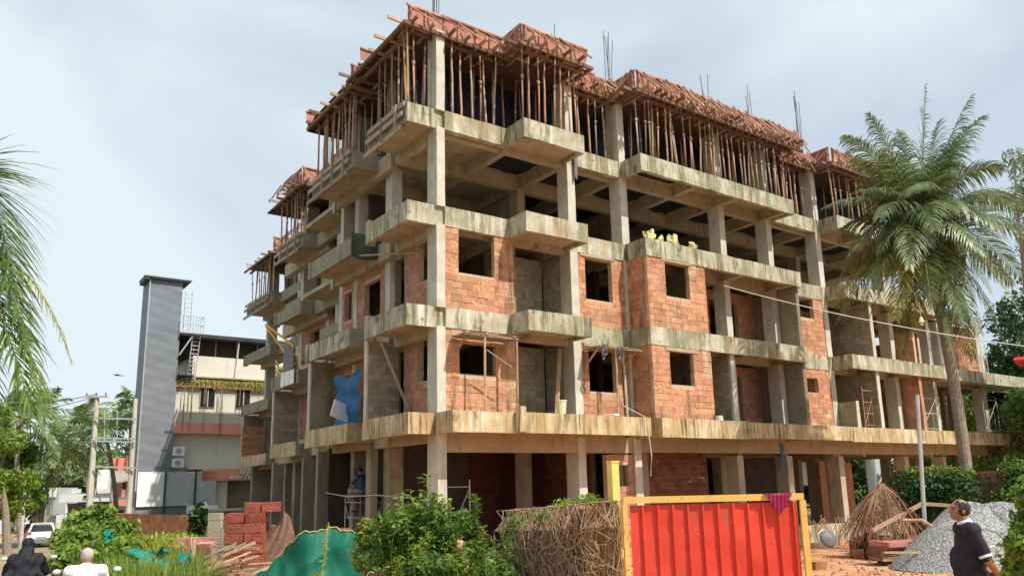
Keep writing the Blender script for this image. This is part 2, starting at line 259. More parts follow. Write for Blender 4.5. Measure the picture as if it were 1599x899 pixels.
    def build(s, name, m, parent=None, label=None, cat=None, group=None, kind=None, smooth=False, origin=None):
        if not s.v: return None
        A = np.array(s.v, float)
        o_ = Vector(origin) if origin is not None else Vector(((A[:,0].min()+A[:,0].max())/2, (A[:,1].min()+A[:,1].max())/2, A[:,2].min()))
        A -= np.array(o_)
        me = bpy.data.meshes.new(name); me.from_pydata(A.tolist(), [], s.f); me.update()
        if smooth: me.polygons.foreach_set('use_smooth', [True]*len(me.polygons))
        return link(name, me, m, o_, parent, label, cat, group, kind)
def link(name, me, m, org, parent=None, label=None, cat=None, group=None, kind=None):
    if m is not None and not me.materials: me.materials.append(M[m] if isinstance(m, str) else m)
    o = bpy.data.objects.new(name, me); COL.objects.link(o)
    if parent: o.parent = parent; o.location = Vector(org)-ORG[parent.name]
    else: o.location = org
    ORG[o.name] = Vector(org)
    return tag(o, label, cat, group, kind)
def npmesh(name, verts, faces4, m, parent=None, origin=None, **k):      # fast: (n,3) and (m,4) or (m,3) arrays
    me = bpy.data.meshes.new(name); origin = np.array(origin if origin is not None else (verts[:,0].mean(), verts[:,1].mean(), verts[:,2].min()))
    v = (verts-origin).astype(np.float32); nf, w = faces4.shape
    me.vertices.add(len(v)); me.vertices.foreach_set('co', v.ravel())
    me.loops.add(nf*w); me.loops.foreach_set('vertex_index', faces4.astype(np.int32).ravel())
    me.polygons.add(nf); me.polygons.foreach_set('loop_start', np.arange(0, nf*w, w, dtype=np.int32)); me.polygons.foreach_set('loop_total', np.full(nf, w, np.int32))
    me.update(calc_edges=True)
    return link(name, me, m, Vector(origin), parent, **k)
def copy_tree(o, loc=None, rz=None, label=None, group=None, parent=None):
    c = o.copy(); COL.objects.link(c)
    if parent: c.parent = parent
    if loc is not None: c.location = loc
    if rz is not None: c.rotation_euler = (0,0,rz)
    ORG[c.name] = Vector(c.location)
    if label: c['label'] = label
    if group: c['group'] = group
    for ch in [x for x in list(o.children)]: copy_tree(ch, parent=c)
    return c
ORD = 'first second third fourth fifth sixth seventh eighth ninth tenth eleventh twelfth thirteenth fourteenth fifteenth sixteenth seventeenth eighteenth nineteenth'.split()
def nth(k):
    if k < 19: return ORD[k]
    t = {2: 'twenty', 3: 'thirty', 4: 'forty', 5: 'fifty'}[(k+1)//10]; r = (k+1) % 10
    return t+'-'+ORD[r-1] if r else t[:-1]+'ieth'
# building frame: u along the sunlit front, v along the shaded side (the plot is not quite square)
AU, AV = math.radians(38.5), math.radians(122.5)
UD = Vector((math.cos(AU), math.sin(AU), 0)); VD = Vector((math.cos(AV), math.sin(AV), 0)); O0 = Vector((-1.93, 24.48, 0))
def W(u, v, z=0): return O0+UD*u+VD*v+Vector((0,0,z))
def at(x, y, Y):                                       # a point of the photograph's view at distance Y north of the camera
    d = FW+RT*((x-799.5)/F_PX)-UPV*((y-449.5)/F_PX); return Vector((0,0,HC))+d*(Y/d.y)
def sstep(a, b, x): t = min(1, max(0, (x-a)/(b-a))); return t*t*(3-2*t)
def gz(x, y):
    r = math.hypot(x, y)
    z = .45*(1-sstep(13, 26, r))*sstep(-5, 0, x)
    z -= .95*sstep(26, 62, y)*sstep(8, 26, -x-(y-26)*.12)
    z -= 1.2*sstep(62, 160, r)
    return z
def g(x, y, dz=0): return Vector((x, y, gz(x, y)+dz))
LV = {1: 4.42, 2: 7.47, 3: 10.52, 4: 13.57, 5: 16.62}
# ---------------------------------------------------------------- ground, road
def roadx(y): return -8.4-(y-13)*.52 if y > 13 else -8.4
def ground():
    xs = sorted(set(list(np.linspace(-60, 60, 121))+[-1400,-700,-350,-180,-120,-90,-75, 75,90,120,180,350,700,1400]))
    ys = sorted(set(list(np.linspace(-12, 80, 93))+[-1400,-500,-150,-60,-30, 95,115,145,200,350,700,1500]))
    V = [(x, y, gz(x, y)+(.035*math.sin(x*1.7+y*.6)*math.sin(y*1.3-x*.4) if abs(x) < 60 and 0 < y < 80 and x > -4.5 else 0)) for x in xs for y in ys]
    n = len(ys); Fc = [(i*n+j, (i+1)*n+j, (i+1)*n+j+1, i*n+j+1) for i in range(len(xs)-1) for j in range(n-1)]
    b = MB(); b.add(V, Fc); o = b.build('ground', 'dirt', kind='structure', smooth=True, origin=(0,0,0))
    o.data.materials.append(M['land']); idx = []
    for p in o.data.polygons:
        c = p.center; idx.append(0 if (-14 < c.x < 34 and -6 < c.y < 52) or (c.y < 66 and abs(c.x-roadx(c.y)) < 4.5) else 1)
    o.data.polygons.foreach_set('material_index', idx)
def strip(name, m, off0, off1, dz, y0=-10, y1=92):
    b = MB(); ys = np.linspace(y0, y1, 90); nn = 5
    V = []
    for y in ys:
        for k in range(nn+1):
            x = roadx(y)+off0+(off1-off0)*k/nn+.18*math.sin(y*.7+k)*(k in (0, nn))
            V.append((x, y, gz(x, y)+dz))
    b.add(V, [(i*(nn+1)+k, i*(nn+1)+k+1, (i+1)*(nn+1)+k+1, (i+1)*(nn+1)+k) for i in range(len(ys)-1) for k in range(nn)])
    b.build(name, m, kind='structure', smooth=True, origin=(0,0,0))
ground(); strip('road', 'asphalt', -1.7, 2.0, .055); strip('verge', 'path', -4.6, -1.75, .05)
# ---------------------------------------------------------------- the unfinished building
BO = W(0, 0, 0)
B = empty('unfinished_building', BO, 'unfinished concrete and red laterite block apartment building with open floors and roof formwork', 'building')
def bp(name, mat_, *boxes, parent=None, kind=None, label=None, j=.008):
    b = MB()
    for q in boxes:
        if mat_ in ('fascia', 'fascia_low', 'greycon', 'column'): b.seg(*q, j=.007)
        else: b.uvz(*q, j=j)
    return b.build(name, mat_, parent or B, kind=kind, label=label)
def slab(l, u0, u1, v0, v1, fm='fascia', hollow=True, th=.60, sides='fb lr', sm='soffit', top=None):
    """edge beams flush with the edge, thin slab between; sides: which edges carry a visible deep edge"""
    z1 = LV[l]; z0 = z1-th; w = .16
    if not hollow: return bp('slab', fm, (u0,u1,v0,v1,z0,z1))
    bp('slab', sm, (u0+.01,u1-.01,v0+.01,v1-.01,z1-.16,z1-.01))
    if 'f' in sides: bp('edge_beam', fm, (u0,u1,v0,v0+w,z0,z1))
    if 'l' in sides: bp('edge_beam', fm, (u0,u0+w,v0+w+.003,v1-.003,z0,z1))
    if 'r' in sides: bp('edge_beam', fm, (u1-w,u1,v0+w+.003,v1-.003,z0,z1))
# floor plates, right wing then left wing; interior plates are thin with beams below
for l in (1, 2, 3, 4):
    fm = 'fascia_low' if l == 1 else 'fascia'; sm = 'soffit'
    uE = 40 if l < 3 else (33.6 if l == 3 else 31)
    z1 = LV[l]
    bp('floor_slab', sm, (-.012, 7.9, .012, 9, z1-.165, z1-.012)); bp('floor_slab', sm, (7.91, uE, .012, 9.5, z1-.165, z1-.012))
    bp('floor_slab', sm, (.3, 12, 9.02, 13.4, z1-.165, z1-.012)); bp('floor_slab', sm, (1.8, 12, 13.41, 20, z1-.165, z1-.012)); bp('floor_slab', sm, (4.2, 14, 20.01, 31.4, z1-.165, z1-.012))
    # front edge beams on the v=0 line between projections
    segs = [(.0, 2.37), (4.93, 7.55), (16.68, 19.9)]
    if l == 1: segs = []
    for a, b_ in segs: bp('edge_beam', fm, (a+.003, b_-.003, 0, .24, z1-.61, z1))
    if l > 1:
        # corner balcony, small front balcony
        bp('balcony_slab', fm, (-1.27, -.003, .10, .24, z1-.61, z1)); bp('balcony_slab', 'greycon' if l > 3 else fm, (-1.27, -1.13, .243, 2.9, z1-.60, z1)); bp('balcony_slab', sm, (-1.126, -.02, .25, 2.88, z1-.50, z1-.05)); bp('balcony_slab', fm, (-1.30,-1.0, 2.9, 3.03, z1-.66, z1))
        if l < 4 : bp('parapet_stub', fm, (-1.31,-1.10,2.75,3.05,z1-.62,z1+.10))
        bp('balcony_slab', fm, (2.37, 4.93, -1.02, -.86, z1-.62, z1)); bp('balcony_slab', fm, (2.37, 2.52, -.857, .2, z1-.615, z1)); bp('balcony_slab', fm, (4.78, 4.93, -.857, .0, z1-.615, z1)); bp('balcony_slab', sm, (2.53, 4.77, -.85, .2, z1-.50, z1-.05)); bp('balcony_slab', sm, (2.37, 4.93, .205, .42, z1-.72, z1-.02))
        # long bay with balconies to its right
        bp('edge_beam', fm, (7.57, 12.1, -1.06, -.88, z1-.62, z1)); bp('edge_beam', fm, (12.103, 16.64, -1.045, -.87, z1-.61, z1)); bp('edge_beam', fm, (7.57, 7.73, -.877, .2, z1-.61, z1)); bp('edge_beam', fm, (16.46, 16.64, -.867, .2, z1-.60, z1))
        bp('floor_slab', sm, (7.74, 16.45, -.87, .0, z1-.16, z1-.01))
        e2 = 28.6 if l < 4 else 28.2
        bp('edge_beam', fm, (19.93, e2, -.98, -.80, z1-.60, z1)); bp('edge_beam', fm, (19.93, 20.1, -.797, .0, z1-.60, z1)); bp('edge_beam', fm, (e2-.17, e2, -.797, 0, z1-.60, z1)); bp('floor_slab', sm, (20.11, e2-.18, -.79, .0, z1-.16, z1-.01))
        if uE > 30: bp('edge_beam', fm, (e2+.3, uE-.2 if l > 2 else 37.2, -.9 if l == 2 else -.3, -.15, z1-.58, z1)); bp('floor_slab', sm, (e2+.31, uE-.21 if l > 2 else 37.19, -.89 if l == 2 else -.14, .0 , z1-.16, z1-.01))
    else:
        bp('edge_beam', fm, (-1.20, -.33, .08, .26, z1-.585, z1)); bp('edge_beam', fm, (-1.20, -1.03, .263, 3.3, z1-.59, z1)); bp('floor_slab', sm, (-1.02, .0, .265, 3.29, z1-.5, z1-.04))
        bp('edge_beam', fm, (-.33, 1.98, -.97, -.80, z1-.58, z1)); bp('edge_beam', fm, (-.33, -.17, -.797, .3, z1-.58, z1)); bp('edge_beam', fm, (1.98, 7.2, -1.20, -1.02, z1-.58, z1)); bp('edge_beam', fm, (1.98, 2.12, -1.017, -.80, z1-.58, z1+.0)); bp('parapet_stub', fm, (1.8, 2.03, -1.24, -1.0, z1-.56, z1+.16))
        bp('edge_beam', fm, (7.05, 7.2, -1.017, 0, z1-.58, z1)); bp('floor_slab', sm, (-.16, 7.04, -.8, 0, z1-.45, z1-.02))
        bp('edge_beam', fm, (7.57, 12.1, -1.36, -1.18, z1-.62, z1)); bp('edge_beam', fm, (7.57, 7.73, -1.177, 0, z1-.62, z1)); bp('edge_beam', fm, (11.94, 12.1, -1.177, -1.06, z1-.62, z1)); bp('edge_beam', fm, (12.103, 19.2, -1.05, -.88, z1-.56, z1)); bp('edge_beam', fm, (19.203, 40, -1.02, -.86, z1-.60, z1)); bp('floor_slab', sm, (7.74, 40, -.87, 0, z1-.2, z1-.02))
    # left wing balconies
    for (ub, uw, va, vb, rr) in ((-1.22, 0, 4.57, 8.45, .55), (.55, 1.8, 14.6, 18.05, .5), (2.9, 4.2, 26.4, 31.5, .5)):
        gm = 'greycon' if l > 2 or va > 5 else fm
        if l == 1: gm = 'fascia_low'
        bp('balcony_slab', gm, (ub, ub+.14, va+.003, vb, z1-.60, z1)); bp('balcony_slab', 'greycon', (ub, uw+.5, va-.14, va, z1-.60, z1)); bp('balcony_slab', sm, (ub+.143, uw, va+.003, vb-.02, z1-.48, z1-.05))
        if l < 4 and l > 1: bp('parapet_stub', gm, (ub-.04, ub+.2, vb-.15, vb+.1, z1-.62, z1+.02))
    for (u0, v0, v1) in ((.02, 3.2, 4.4), (.02, 8.6, 9.0), (1.2, 9.2, 14.4), (1.82, 18.2, 20), (3.4, 20.2, 26.2)):
        bp('edge_beam', 'greycon' if l > 1 else fm, (u0, u0+.22, v0, v1, z1-.60, z1))
        if u0 in (1.2, 3.4): bp('floor_slab', sm, (u0+.22, u0+1, v0, v1, z1-.16, z1-.01))
# landings of the stair between the left balconies
for z in (12.0, 11.2, 8.95, 8.2, 5.9): bp('stair_landing', 'greycon', (.9, 1.07, 9.6, 12.9, z-.42, z)); bp('stair_landing', 'soffit', (1.073, 1.8, 9.62, 12.88, z-.40, z-.1))
for z in (12.15, 11.15, 9.1, 8.1, 6.05): bp('stair_landing', 'greycon', (2.7, 2.87, 19.0, 23.2, z-.42, z)); bp('stair_landing', 'soffit', (2.873, 4.1, 19.02, 23.18, z-.40, z-.1))
# beams under the open floors (seen from below), along both directions
for l in (1, 2, 3, 4):
    z1 = LV[l]-.168; bm_ = 'beam' if l > 1 else 'orangebeam'
    for v in ((0.35, 3.1, 6.2, 9.2) if l > 1 else (.0, 3.1, 6.2, 9.2)):
        bp('beam', bm_, (.02 if v else -.3, 7.6, v+.004, v+.27, z1-.46-(.44 if l == 1 and v == 0 else 0), z1)); bp('beam', bm_, (7.61, (31 if l > 2 else 38), v+.004, v+.27, z1-.47-(.40 if l == 1 and v == 0 else 0), z1))
    for u in (-.0, 2.55, 4.97, 7.5, 10.6, 13.0, 16.1, 19.7, 22.4, 25.1, 28.2, 31.5, 34.0, 37):
        if u > 31 and l > 2: continue
        v0 = -.85 if (u > 7.55 and not 16.5 < u < 20) else .28
        if u == -.0: bp('beam', bm_, (-.262, -.02, .28, 3.0, z1-.62, z1-.3)); continue
        bp('beam', bm_, (u+.01, u+.26, v0, 9.0, z1-.40, z1-.003))
    for v in (): bp('beam', bm_, (-1.0, -.02, v+.01, v+.25, z1-.6, z1-.33))
    bp('beam', bm_, (-.25, -.0, 3.4, 8.2, z1-.62, z1-.0)); bp('beam', bm_, (1.5, 1.8, 13.6, 19.8, z1-.62, z1)); bp('beam', bm_, (3.9, 4.2, 20.2, 31.3, z1-.62, z1))
# columns
cols = []
fr = [(-.30, .0), (4.95, 5.28), (7.45, 7.80), (12.92, 13.26), (16.0, 16.34), (19.62, 19.98), (25.0, 25.35), (28.6, 28.9), (33.9, 34.25)]
for l, (zb, zt) in enumerate(((gz(0,30)-.3, 3.86), (4.42, 6.88), (7.47, 9.93), (10.52, 12.98), (13.57, 16.2))):
    for i, (a, b_) in enumerate(fr):
        if a > 28 and l > 2 or (a > 26 and l > 3): continue
        v0 = .004
        top = zt
        if l == 0: top = 3.28 if i > 2 else 3.83
        if l == 0 and i < 3: v0 = -.03
        cm = 'column' if l else 'beam'
        if l == 0 and i in (0, 1, 2): cm = 'column'
        bp('column', cm, (a, b_, v0, .60, zb-.02, top+.012), j=.012)
    for (a, v) in ((4.9, 3.05), (10.4, 3.05), (7.5, 6.1), (13, 6.1), (16, 3.05), (22.3, 3.05), (2.5, 6.1), (19.7, 6.1), (25.1, 6.1), (31.5, 3.05), (28.3, 6.1), (34, 6.1), (37, 3.05)):
        if a > 30 and l > 2: continue
        if a in (31.5, 37) or l in (0, 3) or a in (4.9,): bp('column', 'beam', (a, a+.34, v, v+.55, zb-.02, zt+.3), j=.01)
    # left wing: columns of the shaded side
    lv = [(.02, .42, 3.85, 4.35), (.02, .75, 6.75, 7.1), (.02, .5, 8.2, 8.5), (1.8, 2.6, 14.1, 14.5), (1.8, 2.5, 17.7, 18.1), (4.2, 4.9, 26.0, 26.4), (4.2, 4.8, 31.0, 31.4), (1.25, 1.6, 11.6, 12.0), (3.4, 3.8, 22.8, 23.2), (1.3, 1.6, 9.3, 9.7)]
    if l == 0: lv = [(.0, .55, 3.9, 4.25), (-.35, -.1, 4.5, 4.9), (.0, 1.0, 6.75, 7.05), (.2, 1.1, 9.1, 9.35), (.5, 1.5, 11.6, 11.85), (.9, 2.0, 14.4, 14.65), (1.5, 2.4, 17.2, 17.5), (1.8, 2.7, 19.4, 19.7), (2.7, 3.7, 24.2, 24.5), (3.6, 4.8, 31.0, 31.4)]
    for q in lv: bp('column', 'render' if l == 0 else 'column', (*q, (-.9 if l == 0 else zb-.02), zt+(.0 if l == 0 else .02)), j=.012)
# ---- block walls: a mortar core and single blocks
UNIT = {}
def unit_block(m):
    if m not in UNIT:
        L_ = []
        for k in range(4):
            bm = bmesh.new(); bmesh.ops.create_cube(bm, size=1)
            bmesh.ops.bevel(bm, geom=list(bm.edges), offset=.028, segments=1, affect='EDGES')
            for v in bm.verts: v.co += Vector((rng.uniform(-.012,.012), rng.uniform(-.03,.03), rng.uniform(-.02,.02)))
            me = bpy.data.meshes.new('block'); bm.to_mesh(me); bm.free(); me.materials.append(M[m]); L_.append(me)
        UNIT[m] = L_
    return UNIT[m]
BUDGET = [300]
def block_wall(axis, a0, a1, c, z0, z1, opens=(), m='laterite', core='mortar', single=False, parent=None, th=.2, bl=.40, bh=.20, label=None, name='block_wall', two=True, rough_end=False, skip=None):
    """axis 'u': runs along u at v=c..c+th ; 'v': runs along v at u=c..c+th"""
    par = parent or B; rec = .008
    def bx(b, p0, p1, y0, y1, z0, z1, j=0):
        b.uvz(*((p0,p1,y0,y1) if axis == 'u' else (y0,y1,p0,p1)), z0, z1, j=j)
    cuts = sorted({a0, a1, *[x for o in opens for x in o[:2]]}); b = MB()
    for p0, p1 in zip(cuts, cuts[1:]):
        zs = [(z0, z1)]
        for o in opens:
            if o[0] <= p0+1e-6 and o[1] >= p1-1e-6:
                zs = [(q0, q1) for s0, s1 in zs for q0, q1 in ((s0, min(s1, o[2])), (max(s0, o[3]), s1)) if q1-q0 > .02]
        for q0, q1 in zs: bx(b, p0+.002, p1-.002, c+rec, c+th-rec, q0, q1)
    wall = b.build(name, core, par, label=label)
    nb = int((z1-z0)/bh+1e-6); h = (z1-z0)/max(nb, 1); st = MB()
    for r in range(nb):
        q0 = z0+r*h; q1 = q0+h; segs = [(a0, a1)]
        for o in opens:
            if o[2] < q1-.06 and o[3] > q0+.06: segs = [(x0, x1) for s0, s1 in segs for x0, x1 in ((s0, min(s1, o[0])), (max(s0, o[1]), s1)) if x1-x0 > .03]
        for s0, s1 in segs:
            if rough_end: s1 -= (r % 2)*bl*.5
            x = s0-(.5*bl if r % 2 else 0)*(1 if s0 == a0 else 0)
            while x < s1-.01:
                x1 = min(x+bl*random.uniform(.96, 1.04), s1)
                if s1-x1 < .07: x1 = s1
                xa = max(x, s0); x = x1
                if x1-xa < .04: continue
                if skip and skip(xa, q0): continue
                g_ = .010; cx = (xa+x1)/2; pr = random.uniform(-.006, .010)
                if single and BUDGET[0] > 0:
                    BUDGET[0] -= 1
                    o = bpy.data.objects.new('block', random.choice(unit_block(m))); COL.objects.link(o); o.parent = wall
                    P = W(cx, c+th/2-pr, q0+h/2) if axis == 'u' else W(c+th/2-pr, cx, q0+h/2)
                    o.location = P-ORG[wall.name]; o.rotation_euler = (0, 0, AU if axis == 'u' else AV); o.scale = (x1-xa-g_, th, h-g_)
                else: bx(st, xa+g_/2, x1-g_/2, c-pr, c+th+pr, q0+g_/2, q1-g_/2, j=.004)
    sm_ = {'laterite': 'laterite_st'}.get(m, m)
    if st.v: st.build('blockwork', sm_, wall, kind='stuff')
    return wall
F1, F2 = (4.42, 6.87), (7.47, 9.92)
w = .2
# sunlit laterite walls of the two closed floors (largest in the photograph: single blocks)
block_wall('u', .003, 2.55, .03, *F2, opens=[(.48, 1.83, 8.57, 9.9)], single=True)
block_wall('u', 7.60, 10.62, -1.03, *F2, opens=[(8.5, 9.75, 8.6, 9.8)], single=True)
block_wall('u', 7.60, 10.62, -1.035, *F1, opens=[(8.45, 9.68, 5.57, 6.75)], single=True)
block_wall('u', .003, 2.55, .03, *F1, opens=[(.49, 1.82, 5.57, 6.5)], single=True, skip=lambda x, z: abs(x-.35) < .1 and abs(z-6.2) < .2)
block_wall('u', 5.29, 7.44, .03, *F2, opens=[(5.62, 6.85, 8.37, 9.78)], single=False)
block_wall('u', 5.29, 7.44, .03, *F1, opens=[(5.61, 6.84, 5.31, 6.75)])
for f in (F1, F2):
    block_wall('v', -.82, -.0, 7.60, *f)                        # left cheek of the bay
    block_wall('v', -.82, 1.6, 10.42, *f, m='render', core='mortgrey')
    bp('lintel', 'orangebeam', (8.3, 9.95, -1.05, -.8, f[1]-.17 if f == F1 else f[1]-.10, f[1]-.02)) if f == F1 else bp('lintel', 'orangebeam', (8.3, 9.9, -1.06, -.8, f[1]-.09, f[1]-.005))
    bp('lintel', 'orangebeam', (5.4, 7.0, .0, .26, f[1]-.10, f[1]-.005))
    # side wall by the corner column (faces the street), with a window
    block_wall('v', .62, 2.6, -.02, *f, opens=[(.75, 1.75, f[0]+1.05, f[1]-.12)], m='latpink', core='mortar')
    # recess behind the small balcony
    block_wall('u', 2.6, 4.95, 1.7, *f, opens=[(2.75, 3.35, f[0], f[1]-.35)], m='grey_block', core='mortgrey'); block_wall('v', .3, 1.7, 2.62, *f, m='render', core='mortgrey'); block_wall('v', .62, 1.7, 5.0, *f, m='grey_block', core='mortgrey')
    # recessed wall behind the right balconies, fins
    block_wall('u', 10.62, 16.4, 1.3, *f, opens=[(10.75, 11.4, f[0], f[1]-.35), (13.4, 15.2, f[0], f[1]-.35)] if f == F2 else [(10.8, 11.5, f[0], f[1]-.4), (14.1, 15.1, f[0], f[1]-.4)], m='latpink', core='mortar')
    block_wall('v', -.86, 1.3, 16.42, *f, m='render', core='mortgrey')
    block_wall('u', 17.0, 19.6, .03, *f, opens=[(17.9, 18.7, f[0]+1.45, f[1]-.35)] if f == F1 else [(17.9, 18.9, f[0]+1.55, f[1]-.05)]); block_wall('v', -.0, .9, 16.75, *f, m='laterite')
    block_wall('u', 20.0, 33.5, 1.9, *f, opens=[(23.3, 24.6, f[0], f[1]-.3), (26.2, 28.4, f[0], f[1]-.2), (28.5, 33.2, f[0], f[1]-.07)] if f == F1 else [(23.2, 24.4, f[0], f[1]-.3), (26.4, 28.5, f[0], f[1]-.3)], m='latpink', core='mortgrey')
    block_wall('v', -.8, 1.9, 21.95, *f, m='grey_block', core='mortgrey')
bp('fin_edge', 'column', (11.86, 12.1, -.9, -.78, *F1)); block_wall('v', -.77, 1.3, 11.9, *F1, m='grey_block', core='mortgrey')
bp('fin_edge', 'column', (21.93, 22.17, -.84, -.79, *F1)); bp('fin_edge', 'column', (21.93, 22.17, -.84, -.79, *F2))
block_wall('v', -.8, 1.9, 25.6, *F1); bp('fin_edge', 'laterite_st', (25.58, 25.82, -.85, -.803, *F1))
block_wall('v', -.8, .5, 25.6, F2[0], F2[0]+1.5, rough_end=True); block_wall('v', -.6, .0, 26.4, F2[0], F2[0]+1.3, m='grey_block')
block_wall('v', -.86, -.0, 19.98, F1[0], F1[0]+1.08, m='render', core='mortgrey'); bp('fin_edge', 'column', (19.96, 20.2, -.9, -.863, F1[0], F1[0]+1.1))
block_wall('u', 29.6, 33.85, .03, *F2); block_wall('v', .1, 6, 33.6, *F2); bp('column', 'column', (29.3, 29.58, -.2, .3, *F2))
bp('plastered_post', 'column', (34.3,34.5,.0,.3,F2[0],F2[1]))
# balcony end walls on the shaded side
for (u0, u1, v, f, mm) in ((-1.1, .0, 3.12, F1, 'grey_block'), (-1.1, .4, 8.25, F1, 'render'), (.62, 1.8, 17.85, F1, 'grey_block'), (-.9, .0, 3.3, F2, 'render'), (3.0, 4.2, 31.2, F1, 'render')):
    if f == F2: continue
    block_wall('u', u0, u1, v, *f, m=mm, core='mortgrey', bh=.2)
    bp('fin_edge', 'column', (u0-.06, u0-.003, v-.01, v+.21, *f))
block_wall('u', 2.7, 4.1, 30.5, F1[0], F1[0]+1.75, m='laterite')
for f in (F1, F2):
    block_wall('v', 2.6, 3.85, -.02, *f, opens=[(2.75, 3.45, f[0], f[1]-.3)], m='render', core='mortgrey')
    block_wall('v', 4.4, 6.7, .03, *f, opens=[(4.75, 6.1, f[0], f[1]-.55)], m='latpink', core='mortar')
    block_wall('v', 7.12, 8.2, .03, *f, opens=[(7.3, 8.0, f[0]+.9, f[1]-.5)], m='latpink', core='mortar')
    block_wall('v', 9.3, 14.1, 1.85, *f, opens=[(10.2, 11.4, f[0], f[1]-.3), (12.3, 13.5, f[0]+.9, f[1]-.3)], m='latpink', core='mortar')
    block_wall('v', 14.5, 17.7, 1.85, *f, opens=[(15.4, 16.6, f[0], f[1]-.4)], m='latpink', core='mortar'); block_wall('v', 18.1, 26, 4.2, *f, opens=[(21, 23, f[0], f[1]-.3)], m='render', core='mortgrey')
# inner partitions and rear walls that keep the floors dark, shade painted into their colour
dk = 'innershade'
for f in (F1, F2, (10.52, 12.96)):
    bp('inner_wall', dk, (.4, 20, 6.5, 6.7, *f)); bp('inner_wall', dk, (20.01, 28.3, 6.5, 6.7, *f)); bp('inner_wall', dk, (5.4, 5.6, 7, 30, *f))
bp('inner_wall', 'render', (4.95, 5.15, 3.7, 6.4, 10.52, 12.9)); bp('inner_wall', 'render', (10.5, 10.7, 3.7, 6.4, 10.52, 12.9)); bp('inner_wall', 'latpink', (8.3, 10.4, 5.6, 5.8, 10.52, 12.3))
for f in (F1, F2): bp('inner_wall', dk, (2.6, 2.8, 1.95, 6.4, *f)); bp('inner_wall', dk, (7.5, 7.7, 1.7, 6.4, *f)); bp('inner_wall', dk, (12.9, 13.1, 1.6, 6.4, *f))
# ground floor
z0 = -.1
block_wall('u', 6.2, 7.43, .03, z0, 3.3, opens=[(6.68, 7.22, 2.28, 2.97)], m='latpink'); block_wall('v', .6, 4.2, 6.0, z0, 3.8, m='latdeepshade', core='innershade'); bp('inner_wall', 'innershade', (.6, 3.5, 4.6, 4.8, -.3, 3.8)); block_wall('u', 3.6, 6.0, 5.2, z0, 3.8, m='latdeepshade', core='innershade'); block_wall('u', 5.3, 6.2, .9, z0, 3.8, m='latshade', core='mortar')
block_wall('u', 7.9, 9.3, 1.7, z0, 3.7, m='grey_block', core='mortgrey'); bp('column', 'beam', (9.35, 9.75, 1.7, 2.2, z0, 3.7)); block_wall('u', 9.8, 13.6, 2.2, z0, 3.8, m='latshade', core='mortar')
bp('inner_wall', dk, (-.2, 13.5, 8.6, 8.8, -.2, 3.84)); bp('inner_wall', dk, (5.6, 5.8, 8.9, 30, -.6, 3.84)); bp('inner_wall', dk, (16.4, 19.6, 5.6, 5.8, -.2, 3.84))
bp('inner_wall', 'laterite_st', (21.9, 24.6, 2.6, 2.8, z0, 3.1)); bp('column', 'beam', (21.2, 21.8, 1.3, 1.8, z0, 3.84)); bp('column', 'beam', (19.5, 20.1, 3.0, 3.5, z0, 3.84)); bp('column', 'beam', (14.9, 15.6, 2.6, 3.1, z0, 3.84))
bp('plinth', 'fascia', (14.2, 24.5, -.12, .16, -.3, .62)); bp('plinth', 'greycon', (-.3, 14.17, .1, .3, -.4, .05))
bp('inner_floor', 'innershade', (.5, 13.2, 1.2, 8.5, -.1, .05)); bp('inner_wall', 'innershade', (2.9, 3.1, 8.9, 20, -.6, 3.84)); bp('inner_wall', 'innershade', (4.9, 5.1, 20.1, 31, -.9, 3.84)); bp('inner_wall', 'innershade', (.7, .9, 5.6, 8.5, -.3, 3.84)); bp('inner_wall', dk, (16.5, 19.2, 3.2, 3.4, -.2, 3.84))
for u in (13.3, 16.2, 22, 28): bp('beam', 'beam', (u, u+.25, .3, 9, 3.3, 3.83))
# small shade boards over the first-floor windows, each a thing
def shade(u0, u1, z, v, label):
    t = empty('window_shade', W((u0+u1)/2, v, z), label, 'window shade')
    MB().uvz(u0, u1, v-.75, v-.02, z, z+.05, j=.015).build('shade_board', 'woodgrey', t)
    for u in (u0+.15, u1-.2): MB().beam(W(u, v-.03, z-.42), W(u, v-.6, z-.02), .05).build('bracket', 'wood', t)
    q = MB()
    for i in range(14): a = W(random.uniform(u0, u1), v-.76, z+.06); q.beam(a, a+UD*random.uniform(-.2,.2)+Vector((0,0,random.uniform(-.02,.04))), .03, .02)
    q.build('debris', 'wood', t, kind='stuff')
shade(.2, 2.15, 6.58, 0, 'rough board shade on brackets over the window beside the corner column')
shade(5.35, 7.4, 6.62, 0, 'board shade with hanging rags over the window left of the red bay')
q = MB()
for k, (u, l_) in enumerate(((5.5, .5), (5.62, .35), (6.25, .45), (6.35, .6))):
    q.grid(lambda s, t, u=u, l_=l_, k=k: W(u+.10*s+.03*math.sin(9*t+k), -.80-.05*math.sin(7*s+3*t), 6.72-l_*t), 4, 7)
q.build('rag', 'greycloth', label='grey torn rags hanging from the shade left of the red bay', cat='rag')
